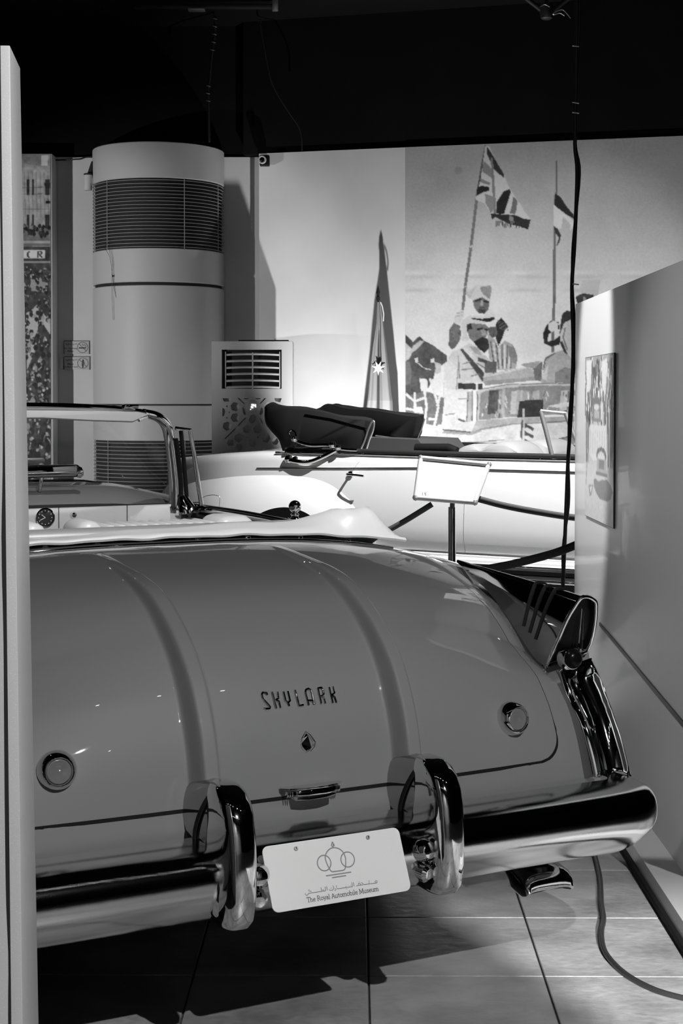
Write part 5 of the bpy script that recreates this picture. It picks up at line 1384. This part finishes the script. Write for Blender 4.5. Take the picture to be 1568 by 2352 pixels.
for k in range(14):
    a = math.pi / 2 * 3 + k * math.pi / 7; r = .060 if k % 2 == 0 else .024
    stp.append(sc + Vector((r * .92 * math.sin(a + math.pi / 2 * 0) * 1.0, 0, 0)) + Vector((0, 0, r * 1.06 * math.cos(a))) if False else sc + Vector((r * .95 * math.cos(a), 0, r * 1.08 * math.sin(a))))
obj('star', mk(*p_prism(stp, (0, .004, 0)), smooth=False), M_WHITE, flag)

# ------------------------------------------------------------------ foreground partition at the left
LPY = 2.30
lt = at_depth(22, 104, LPY).z
pl = empty('display_partition', (-.7, LPY + .08, 0), 0, 'white speckled partition standing in front of the car at the left', 'partition')
PO = Vector((-.7, LPY + .08, 0))
def edge_line(xt, xb, Y):                           # an edge from the panel's top to the floor, leaning slightly
    a = at_depth(xt, 105, Y); b = at_depth(xb, 2352, Y)
    k = (a.z - 0) / (a.z - b.z); q = a + (b - a) * k
    return Vector((a.x, Y, lt)), Vector((q.x, Y, 0))
f_t, f_b = edge_line(23, 52, LPY)
LPB = LPY * 1.066
b_t, b_b = edge_line(46, 89, LPB)
l_t, l_b = edge_line(-2, 23, LPY)
# end post: front face between the joint and the corner, side face running back
tz = lambda p, z: Vector((p.x, p.y, z))
ring_t = [l_t + Vector((-.03, 0, 0)), f_t, b_t, Vector((l_t.x - .03, LPB, lt))]; ring_b = [l_b + Vector((-.03, 0, 0)), f_b, b_b, Vector((l_b.x - .03, LPB, 0))]
V8 = [p - PO for p in ring_b] + [p - PO for p in ring_t]
me = mk(V8, [(3, 2, 1, 0), (4, 5, 6, 7), (0, 1, 5, 4), (1, 2, 6, 5), (2, 3, 7, 6), (3, 0, 4, 7)], smooth=False)
obj('end_post', bevel(me, .0018, 2), M_PANEL_S, pl)
# bent skin of the panel, with the wavy joint line
def skin(q, v):
    z = lerp(0, lt - .004, v)
    e = lerp(l_b.x, l_t.x, v) + .0016 * math.sin(v * 9 + 1) + .0022 * math.exp(-((v - .30) / .03) ** 2) - .003 * math.exp(-((v - .62) / .05) ** 2)
    return Vector((lerp(-1.6, e - .0015, q), LPY - .004 - .002 * math.sin(v * 5), z)) - PO
obj('panel_skin', mk(*grid(skin, [0, .3, .6, .85, .97, 1], list(np.linspace(0, 1, 60))), angle=80), M_PANEL_S, pl)
obj('panel_core', box(Vector((-1.1, (LPY + LPB) / 2 + .004, lt / 2)) - PO, (1.0, LPB - LPY - .006, lt - .01)), M_PANEL_S, pl)
obj('joint_shadow_gap', mk([l_b - PO + Vector((-.004, -.001, 0)), l_b - PO + Vector((.0022, -.001, 0)), l_t - PO + Vector((.0022, -.001, 0)), l_t - PO + Vector((-.004, -.001, 0))], [(0, 1, 2, 3)], smooth=False), M_METAL_D, pl)

# ------------------------------------------------------------------ white partition at the right with a photograph
RX = .955
def rp(x, y): return hit(x, y, (RX, 0, 0), (1, 0, 0))
yN = 4.24; yF = rp(1320, 1000).y; rz = .5 * (rp(1320, 700).z + rp(1568, 595).z)
pr_ = empty('display_partition', (RX + .04, (yN + yF) / 2, 0), 0, 'white display partition carrying a photograph on its side beside the aisle', 'partition')
RO = Vector((RX + .04, (yN + yF) / 2, 0))
obj('board', box((0, 0, rz / 2 + .05), (.08, yF - yN, rz - .1), .002), M_PANEL, pr_)
yP = 3.3 - RO.y
obj('plinth', mk(*p_prism([Vector((-.115, yP, .0)), Vector((-.10, yP, .055)), Vector((-.038, yP, .10)), Vector((.10, yP, .10)), Vector((.10, yP, 0))], (0, yF - 3.3 - .2, 0)), smooth=False), M_PANEL, pr_)
obj('plinth_skirt', box((-.112, (3.3 + yF - .2) / 2 - RO.y, .012), (.02, yF - 3.5, .022), .002), M_BLACK, pr_)
s0, s1 = rp(1378, 1433), rp(1568, 1661); dd = (s1 - s0)
s2 = s0 + dd * ((4.245 - s0.y) / dd.y)
obj('joint_strip', mk(*p_prism([s0 - RO + Vector((-.004, 0, .006)), s2 - RO + Vector((-.004, 0, .008)), s2 - RO + Vector((-.004, 0, -.008)), s0 - RO + Vector((-.004, 0, -.006))], (.006, 0, 0)), smooth=False), M_METAL_D, pr_)
def cars_print():
    y0, y1 = rp(1347, 1000).y, rp(1413.5, 1000).y
    z1, z0 = 1.585, .975
    nx, ny = 90, 150
    pr = Print(np.linspace(0, 1, nx), np.linspace(0, 1, ny))
    pr.T[:] = .80
    pr.poly([(0, 0), (1, 0), (1, .34), (.8, .30), (.5, .27), (.2, .34), (0, .40)], .62)
    for k in range(260):
        x, y = random.random(), random.uniform(0, .36); pr.line([(x, y), (x + random.uniform(-.02, .02), y + random.uniform(.03, .12))], random.uniform(.012, .04), random.choice([.3, .38, .48, .88, .9]))
    pr.poly([(.05, .02), (.25, .02), (.22, .2), (.08, .22)], .88); pr.poly([(.6, .04), (.78, .02), (.74, .24), (.62, .2)], .86)
    for x in (.06, .12, .82, .90, .95): pr.line([(x, .34), (x + .01, .66)], .03, .38)
    pr.ell(.43, .29, .14, .045, .45); pr.poly([(.32, .29), (.55, .29), (.58, .40), (.30, .40)], .55); pr.ell(.43, .31, .09, .02, .86); pr.poly([(.35, .33), (.52, .33), (.52, .38), (.35, .38)], .72)
    pr.poly([(.2, .42), (.75, .42), (.82, .62), (.3, .64), (.18, .60)], .9)
    pr.ell(.60, .60, .17, .05, .40); pr.ell(.60, .612, .13, .036, .88); pr.poly([(.46, .62), (.76, .62), (.78, .70), (.44, .70)], .66); pr.poly([(.52, .63), (.70, .63), (.70, .68), (.52, .68)], .45)
    pr.line([(.42, .71), (.80, .71)], .02, .4)
    for k in range(9): pr.line([(.15 + .08 * k, .45), (.14 + .08 * k, .60)], .01, .7)
    pr.poly([(.33, .76), (.40, .745), (.50, .76), (.62, .745), (.80, .735), (.93, .765), (.98, .80), (.92, .84), (.82, .86), (.55, .86), (.42, .83), (.36, .80)], .42)
    pr.line([(.10, .60), (.06, .80)], .02, .5); pr.poly([(.15, .80), (.33, .79), (.25, .86), (.19, .87)], .5); pr.poly([(.19, .81), (.29, .80), (.23, .85)], .85)
    pr.noise(2, .02); pr.blur()
    return pr.mesh(lambda x, y: Vector((0, lerp(y0, y1, x), lerp(z1, z0, y))))
ph_ = empty('photograph_print', (RX - .004, 5.7, 1.28), 0, 'curling photograph of vintage cars stuck on the white partition', 'photograph')
me = cars_print(); me.transform(Matrix.Translation((-.0035, -5.7, -1.28)))
obj('picture', me, M_PRINT_G, ph_)
y0, y1 = rp(1347, 1000).y, rp(1413.5, 1000).y
obj('backing_board', box((-.0005, (y0 + y1) / 2 - 5.7, 0), (.004, abs(y1 - y0) + .004, .614)), M_METAL_D, ph_)

# ------------------------------------------------------------------ barrier: posts, sign, ropes
def stanchion(x, y, d, label, ball=True):
    b = at_depth(x, y, d)
    s = empty('barrier_post', (b.x, d, 0), 0, label, 'barrier post')
    zt = b.z
    obj('base', lathe([(.155, 0), (.155, .012), (.13, .03), (.04, .045), (.024, .07)], 32), M_CHROME, s)
    obj('post', tube([(0, 0, .05), (0, 0, zt - .03)], .019, 16), M_CHROME, s)
    return s, zt
ST = 7.5
s1_, zt = stanchion(677, 1192, ST, 'chrome barrier post with a ball finial and hooked ropes')
obj('collar', lathe([(.019, -.035), (.026, -.03), (.026, .0), (.020, .006), (.016, .014), (.022, .022), (.014, .03), (.010, .034)], 20, Matrix.Translation((0, 0, zt))), M_CHROME, s1_)
rb = 14.5 / F_PX * ST
obj('ball', lathe([(rb * math.sin(a), -rb * math.cos(a)) for a in np.linspace(0.0, math.pi, 17)], 28, Matrix.Translation((0, 0, zt + .03 + rb))), M_CHROME, s1_)
for sg in (-1, 1):
    obj('hook', tube(smooth_path([(sg * .022, 0, zt - .015), (sg * .035, -.01, zt + .004), (sg * .055, -.02, zt - .002), (sg * .07, -.025, zt - .03)], 4), .005, 6), M_CHROME, s1_)
ss, zs_ = stanchion(1038, 1150, ST, 'chrome barrier post carrying a white framed notice')
corner = [(966, 1052), (1122, 1067), (1090, 1154), (954, 1143)]
def sgn(x, y):
    d = lerp(ST + .06, ST - .10, (y - 1052) / 100)
    return at_depth(x, y, d) - Vector(ss.location)
sp4 = [sgn(*c) for c in corner]
nS_ = (sp4[1] - sp4[0]).cross(sp4[3] - sp4[0]).normalized()
if nS_.y > 0: nS_ = -nS_
obj('notice_board', prism(sp4, -nS_ * .012), M_PAPER, ss)
for a, b in ((0, 1), (1, 2), (2, 3), (3, 0)):
    fr = obj('notice_frame', tube([sp4[a], sp4[b]], .0125, 8), M_ALU, ss)
for a in sp4: obj('frame_corner', lathe([(0, -.016), (.011, -.011), (.016, 0), (.011, .011), (0, .016)], 12, Matrix.Translation(a)), M_METAL, ss)
def on_sign(q, v): return sp4[0].lerp(sp4[1], q).lerp(sp4[3].lerp(sp4[2], q), v) + nS_ * .002
one = [on_sign(.105, .86), on_sign(.115, .955)]; three = [on_sign(.135, .865), on_sign(.165, .865), on_sign(.15, .895), on_sign(.17, .92), on_sign(.16, .95), on_sign(.135, .95)]
obj('notice_number', join([p_ribbon(one, .005, nS_), p_ribbon(three, .005, nS_)], smooth=False), M_INK, ss)
obj('sign_bracket', tube([sgn(1040, 1128) - nS_ * .018, Vector((0, 0, zs_ - .05))], .012, 8), M_METAL_D, ss)
def rope(name_label, P, r, m=M_ROPE, bands=True):
    pts = smooth_path(P, 8)
    n_ = len(pts)
    o_ = obj('barrier_rope', mk(*p_tube(pts, r, 12), angle=60), m)
    return tag(o_, name_label, 'rope')
def D(x, y, d): return at_depth(x, y, d)
rope('dark rope hooked to the notice post, running down left behind the white boot', [D(992, 1158, ST), D(960, 1178, ST), D(920, 1202, ST), D(880, 1222, ST), D(820, 1238, ST), D(760, 1226, ST), D(706, 1190, ST)], .014)
rope('grey rope running right from behind the framed notice', [D(1098, 1146, ST - .02), D(1160, 1162, ST - .05), D(1240, 1177, ST - .1), D(1330, 1190, ST - .15), D(1440, 1196, ST - .2), D(1550, 1172, ST - .3)], .016)
s3_, z3_ = stanchion(1566, 1150, ST - .3, 'chrome barrier post behind the white partition holding the grey rope')
obj('cap', lathe([(.019, -.03), (.026, -.025), (.026, .0), (.0, .008)], 20, Matrix.Translation((0, 0, z3_))), M_CHROME, s3_)
rope('thick black braided rope sagging low beyond the tail fin', [(.20, 6.6, .019), (.26, 6.58, .06), (.34, 6.56, .40), D(1010, 1312, 6.55), D(1060, 1312, 6.55), D(1110, 1308, 6.55), D(1165, 1298, 6.55), D(1220, 1285, 6.55), D(1280, 1268, 6.55), D(1335, 1246, 6.55), D(1420, 1205, 6.6), D(1505, 1172, 6.6)], .018)
s4_, z4_ = stanchion(1520, 1150, 6.6, 'chrome barrier post behind the white partition holding the thick black rope')
obj('cap', lathe([(.019, -.03), (.026, -.025), (.026, .0), (.0, .008)], 20, Matrix.Translation((0, 0, z4_))), M_CHROME, s4_)
rope_end = D(1335, 1246, 5.8)

# ------------------------------------------------------------------ cables
def cable(P, r, label, m=M_CABLE, name='hanging_cable', n=6):
    o_ = obj(name, tube(smooth_path(P, n), r, 8), m)
    return tag(o_, label, 'cable')
CYd = 6.75
zc_top = Vector((at_depth(1325, 0, CYd).x, CYd, CEIL))
cab = empty('hanging_cable', (at_depth(1310, 1000, CYd).x, CYd, 0), 0, 'black twin cable hanging from the ceiling beside the right partition', 'cable')
CO = Vector(cab.location)
cp_ = [zc_top] + [at_depth(x, y, CYd) for x, y in ((1324, 40), (1322, 200), (1320, 330), (1325, 400), (1319, 560), (1313, 660), (1316, 800), (1311, 950), (1304, 1060), (1300, 1160), (1296, 1260), (1292, 1350), (1290, 1450))]
last = cp_[-1]; cp_.append(Vector((last.x - .01, CYd, .01)))
for dx, r in ((0, .0085), (.010, .006)):
    obj('strand', tube(smooth_path([p - CO + Vector((dx * math.sin(i * 2.1) + dx * .3, dx * .6, 0)) for i, p in enumerate(cp_)], 5), r, 8), M_CABLE, cab)
for y in (105, 235, 258, 652): obj('cable_tie', tube([at_depth(1314, y, CYd - .012) - CO, at_depth(1329, y + 2, CYd - .012) - CO], .003, 6), M_METAL, cab)
wc = empty('hanging_cable', (at_depth(485, 200, 13.3).x, 13.3, 3.6), 0, 'taped cable dropping from the ceiling to the top of the round column', 'cable')
WO_ = Vector(wc.location)
Pw = [at_depth(x, y, 13.3) - WO_ for x, y in ((493, 20), (494, 50), (493, 80), (489, 110), (485, 140), (482, 180), (478, 210), (479, 240), (480, 290), (481, 326))]
obj('strand', tube(smooth_path(Pw, 5), .011, 8), M_METAL_D, wc)
spw = smooth_path(Pw, 5)
for i in (4, 7, 10, 13, 16, 28, 31, 34):
    p = spw[i]; obj('tape_wrap', tube([p + Vector((-.016, -.012, .004)), p + Vector((0, -.02, 0)), p + Vector((.016, -.012, -.004))], .004, 6), M_METAL, wc)
cable([at_depth(x, y, 13.2) for x, y in ((600, 44), (598, 60), (604, 95), (612, 140), (624, 190), (645, 230), (668, 265), (685, 290), (692, 315), (693, 346))], .0055, 'thin cable curving down the black upper wall from the ceiling', M_METAL_D)
cable([at_depth(x, y, 13.73) for x, y in ((120, 368), (150, 367), (170, 366), (185, 365), (198, 361), (212, 361))], .007, 'thin wire running along the wall into the round column', M_METAL_D, 'wall_wire')
P = [at_floor(x, y, .0078) for x, y in ((1330, 1890), (1355, 1935), (1368, 1972), (1378, 2020), (1381, 2075), (1386, 2110), (1381, 2140), (1385, 2175), (1402, 2205), (1440, 2240), (1500, 2272), (1568, 2292), (1640, 2305), (1700, 2320))]
cable(P, .0072, 'black power cable snaking over the tiled floor from under the car', M_CABLE, 'floor_cable')

# ------------------------------------------------------------------ small wall fittings
cc = empty('security_camera', (at_depth(604, 368, 13.45).x, 13.45, at_depth(604, 368, 13.45).z), 0, 'small black security camera at the top corner of the mural wall', 'camera')
obj('camera_body', box((.012, .03, 0), (.085, .10, .088), .008), M_BLACK, cc)
obj('camera_ring', lathe([(.036, 0), (.036, .016), (.030, .020), (.026, .016)], 24, axis_m((-.005, -.02, .0), (-.15, -1, 0))), M_PAPER, cc)
obj('camera_lens', lathe([(.026, 0), (.022, .016), (.01, .022), (0, .024)], 20, axis_m((-.005, -.02, .0), (-.15, -1, 0))), M_LENS, cc)
obj('camera_bracket', box((.02, .09, .035), (.03, .14, .03), .003), M_BLACK, cc)
wl_ = at_depth(202, 415, 13.6)
wlamp = empty('wall_spotlight', (wl_.x, 13.6, wl_.z), 0, 'small white cylinder spotlight on the wall beside the round column', 'spotlight')
obj('lamp_body', lathe([(.035, -.085), (.036, -.08), (.036, .05), (.03, .055)], 24), M_WALL, wlamp)
obj('lamp_bracket', prism([(-.01, .0, .05), (.03, .0, .05), (.04, .0, .17), (.03, .0, .17)], (0, .18, 0)), M_METAL_D, wlamp)
obj('lamp_cap', lathe([(.037, .048), (.037, .06), (.02, .066)], 20), M_METAL_D, wlamp)
SY = LY - .006
def sign(px, label, kind):
    (x0, y0), (x1, y1) = px
    a, b = at_depth(x0, y0, SY), at_depth(x1, y1, SY)
    w, h = b.x - a.x, a.z - b.z; c = Vector(((a.x + b.x) / 2, SY, (a.z + b.z) / 2))
    s_ = empty('notice_sign', tuple(c), 0, label, 'sign')
    obj('sign_plate', box((0, 0, 0), (w, .006, h), .001), M_PAPER, s_)
    obj('sign_edge', tube([(-w / 2, -.004, -h / 2), (-w / 2, -.004, h / 2), (w / 2, -.004, h / 2), (w / 2, -.004, -h / 2)], .0028, 6), M_INK_D, s_)
    cx, r = w * .235, h * .40
    obj('ban_ring', tube(circle((cx, -.004, 0), r, 32, (1, 0, 0), (0, 0, 1)), .0028, 6, closed=True), M_INK, s_)
    obj('ban_bar', tube([(cx - r * .7, -.0045, r * .7), (cx + r * .7, -.0045, -r * .7)], .0028, 6), M_INK, s_)
    mt_ = Matrix.Translation((-w * .24, -.0042, 0)) @ Matrix.Rotation(math.pi / 2, 4, 'X')
    if kind == 'smoke':
        obj('cigarette', tube([(cx - r * .72, -.005, -r * .10), (cx + r * .35, -.005, -r * .10)], .0055, 6), M_INK_D, s_)
        obj('cigarette_tip', tube([(cx + r * .45, -.005, -r * .10), (cx + r * .6, -.005, -r * .10)], .0055, 6), M_INK_D, s_)
        obj('smoke_curl', tube(smooth_path([(cx - .0, -.005, r * .75), (cx - .01 * 0, -.005, r * .5), (cx + r * .25, -.005, r * .35), (cx + r * .35, -.005, r * .55), (cx + r * .6, -.005, r * .3), (cx + r * .65, -.005, 0)], 4), .002, 5), M_INK, s_)
        lines = (('No Smoking', -.015), ('Please', -.04))
    else:
        hp = [(-.12, -.9), (.12, -.9), (.16, -.3), (.42, .05), (.38, .12), (.2, -.02), (.22, .5), (.14, .5), (.08, .75), (0, .72), (-.06, .6), (-.12, .55), (-.16, .0), (-.22, -.2)]
        obj('hand_mark', mk(*p_prism([(cx + a * r, -.005, b * r) for a, b in hp], (0, .002, 0)), smooth=False), M_INK_D, s_)
        lines = (('Please', -.015), ('Do Not Touch', -.04))
    for t_, z in lines:
        obj('sign_lettering', text_mesh(t_, .0225, Matrix.Translation((0, 0, z)) @ mt_, .0003), M_INK_D, s_)
    ar = [[(-.43, .30), (-.40, .22), (-.33, .24), (-.31, .30)], [(-.31, .24), (-.24, .24), (-.23, .30)], [(-.21, .24), (-.16, .26), (-.12, .23), (-.10, .28)], [(-.08, .24), (-.03, .25)], [(-.01, .22), (.01, .31)], [(-.38, .17), (-.35, .17)], [(-.14, .18), (-.11, .18)]]
    obj('arabic_lettering', join([p_ribbon([(a * w, -.0043, b * h) for a, b in s2], .004, (0, -1, 0)) for s2 in ar], smooth=False), M_INK_D, s_)
sign(((147, 783), (205, 813)), 'white no smoking sign on the wall, upper of the two', 'smoke')
sign(((147, 819), (206, 849)), 'white do not touch sign on the wall under the no smoking sign', 'touch')
tag(obj('wall_label', box(tuple(at_depth(142, 834, SY)), (.028, .004, .09), .001), M_WALL), 'narrow strip label on the wall beside the do not touch sign', 'label')

# ------------------------------------------------------------------ under the ceiling
tr = empty('ceiling_batten', (at_depth(480, 30, 13.0).x, 12.9, CEIL - .06), 0, 'bare metal batten with a lamp under the black ceiling above the column', 'light fitting')
TO = Vector(tr.location)
a, b = at_depth(310, 44, 12.9), at_depth(628, 40, 12.9)
obj('rail', box(((a.x + b.x) / 2 - TO.x, 0, -.0), (b.x - a.x, .06, .035), .004), M_METAL_D, tr)
obj('lamp_pan', box((at_depth(452, 42, 12.9).x - TO.x, -.02, -.03), (.14, .08, .02), .006), M_METAL, tr)
obj('end_bracket', box((at_depth(632, 20, 12.9).x - TO.x, -.02, .01), (.05, .05, .10), .006), M_METAL, tr)
def track_head(loc, dirv, label, small=False):
    h = empty('track_spotlight', tuple(loc), 0, label, 'spotlight')
    q = Vector(dirv).to_track_quat('-Z', 'Y').to_matrix().to_4x4()
    obj('housing', lathe([(.0, .20), (.045, .19), (.055, .15), (.055, .02), (.062, .012), (.062, -.01), (.058, -.01), (.058, .012)], 24, q), M_METAL_D, h)
    obj('stem', tube([(0, 0, .10), (0, 0, CEIL - loc[2])], .012, 8), M_METAL_D, h)
    return h
LAB = ['black ceiling spotlight above the aisle behind the grey car', '', 'black ceiling spotlight above the barrier posts', '', '', 'black ceiling spotlight above the aisle side of the grey car', 'black ceiling spotlight above the front seats of the grey car', 'black ceiling spotlight in front of the mural', 'black ceiling spotlight above the trunk of the grey car', 'added black ceiling spotlight near the wall behind the visitor']
for k, (loc, dv, fit, lo) in enumerate(LAMPS):
    if fit == 'track':
        track_head(loc - dv * .03, dv, LAB[k])
    elif fit == 'stand':
        u = empty('lamp_stand', (loc.x, loc.y, 0), 0, 'black tripod lamp behind the visitor, aimed at the aisle floor, with added barn doors' if k == 1 else 'black tripod lamp beyond the grey car, aimed at the column', 'lamp')
        q = dv.to_track_quat('-Z', 'Y').to_matrix().to_4x4()
        bk = dv * -.03
        obj('housing', lathe([(.0, .20), (.045, .19), (.055, .15), (.055, .02), (.062, .012), (.062, -.01), (.058, -.01), (.058, .012)], 24, Matrix.Translation(Vector((0, 0, loc.z)) + bk) @ q), M_METAL_D, u)
        obj('pole', tube([Vector((0, 0, .25)), Vector((0, 0, loc.z)) - dv * .12 - Vector((0, 0, .05))], .012, 8), M_METAL_D, u)
        for a_ in range(3):
            c_ = Vector((math.cos(a_ * 2.094), math.sin(a_ * 2.094), 0))
            obj('leg', tube([Vector((0, 0, .35)), c_ * .32 + Vector((0, 0, .012))], .010, 8), M_METAL_D, u)
        if k == 1:                                   # added barn doors, unseen: one cuts the beam at the side, one above
            def leaf(A, B, toward):
                da, db = (Vector(A) - loc).normalized(), (Vector(B) - loc).normalized()
                nr = da.cross(db).normalized()
                if nr.dot(Vector(toward)) < 0: nr = -nr
                P_ = [da * .45, db * .45, db * .45 + nr * .40, da * .45 + nr * .40]
                obj('added_barn_door', prism([p + Vector((0, 0, loc.z)) for p in P_], dv * .003), M_METAL_D, u)
            f1, f2 = Vector((.495, 3.77, 0)), Vector((.621, 3.48, 0))
            leaf(f1 + (f1 - f2) * 60, f2 + (f2 - f1) * 9, (-1, 0, 0))
            leaf((-2.4, 3.7, .20), (3.6, 3.7, .20), (0, 0, 1))
    else:
        u = empty('floor_uplight', (loc.x, loc.y, 0), 0, 'black floor uplight on the ground behind the white car', 'light fitting')
        obj('base', box((0, .0, .02), (.22, .18, .04), .01), M_METAL_D, u)
        q = dv.to_track_quat('Z', 'Y').to_matrix().to_4x4()
        obj('housing', lathe([(.05, -.14), (.06, -.12), (.075, -.02), (.075, -.01), (.07, -.01), (.055, -.12), (.0, -.125)], 24, Matrix.Translation((0, 0, loc.z)) @ q), M_METAL_D, u)
        obj('yoke', tube([(-.085, 0, .03), (-.085, 0, loc.z - .04), (.085, 0, loc.z - .04), (.085, 0, .03)], .008, 8), M_METAL_D, u)
tf = at_depth(1255, 18, 12.0)
tfx = empty('truss_lamp', (tf.x, 12.0, tf.z), 0, 'dark lamp bracket with loose wires under the ceiling at the right', 'light fitting')
for P in ([(1200, -10), (1245, 25)], [(1310, -8), (1268, 26)]): obj('strut', tube([at_depth(*p, 12.0) - tf for p in P], .018, 8), M_METAL_D, tfx)
obj('stem', tube([(0, 0, -.02), (0, 0, CEIL - tf.z)], .014, 8), M_METAL_D, tfx)
obj('lamp_can', lathe([(.05, .05), (.055, -.02), (.045, -.06), (.03, -.07)], 20, Matrix.Translation((0, 0, -.02))), M_METAL_D, tfx)
for P in ([(1270, 30), (1290, 22), (1302, 32), (1310, 42)], [(1240, 16), (1250, 10), (1262, 16)], [(1272, 34), (1285, 30), (1296, 36)]): obj('wire', tube(smooth_path([at_depth(*p, 11.95) - tf for p in P], 4), .004, 6), M_METAL, tfx)
obj('lamp_glint', lathe([(0, -.012), (.012, 0), (0, .012)], 10, Matrix.Translation(at_depth(1271, 33, 11.92) - tf)), M_CHROME, tfx)

# added rows of small lit spotlights, out of view, for sparkles in chrome and paint
def added_small_head(loc, dirv, label, group):
    h = empty('track_spotlight', tuple(loc), 0, label, 'spotlight', group)
    qm = Vector(dirv).to_track_quat('-Z', 'Y').to_matrix().to_4x4()
    obj('housing', lathe([(.0, .13), (.03, .125), (.034, .10), (.034, .0), (.030, .0), (.030, .01)], 16, qm), M_METAL_D, h)
    obj('lamp_glass', lathe([(.030, .006), (.02, .004), (.0, .004)], 16, qm), M_LAMPGLASS, h)
    obj('stem', tube([(0, 0, .06), (0, 0, CEIL - .05 - loc[2])], .009, 8), M_METAL_D, h)
for (x0, y0, x1, y1, n_, dv, lab, grp, tl_) in (
        (-3.0, -1.8, 3.2, -1.8, 7, (0, .75, -.65), 'added small lit ceiling spotlight in the row behind the visitor', 'added lit spotlights behind the visitor', 'added black ceiling light track behind the visitor'),
        (-2.6, 1.6, 2.6, 1.6, 6, (0, .6, -.8), 'added small lit ceiling spotlight in the row above the visitor', 'added lit spotlights above the visitor', 'added black ceiling light track above the visitor'),
        (-2.9, 5.9, -2.9, 9.4, 4, (.5, -.5, -.7), 'added small lit ceiling spotlight in the row along the left wall', 'added lit spotlights along the left wall', 'added black ceiling light track along the left wall')):
    tk = obj('added_light_track', box(((x0 + x1) / 2, (y0 + y1) / 2, CEIL - .03), (abs(x1 - x0) + .4 if x1 != x0 else .04, abs(y1 - y0) + .4 if y1 != y0 else .04, .04), .004), M_METAL_D)
    tag(tk, tl_, 'light track')
    for k in range(n_):
        f_ = k / (n_ - 1)
        added_small_head((lerp(x0, x1, f_), lerp(y0, y1, f_), 4.42), Vector(dv) + Vector((random.uniform(-.2, .2), random.uniform(-.1, .1), 0)), lab, grp)
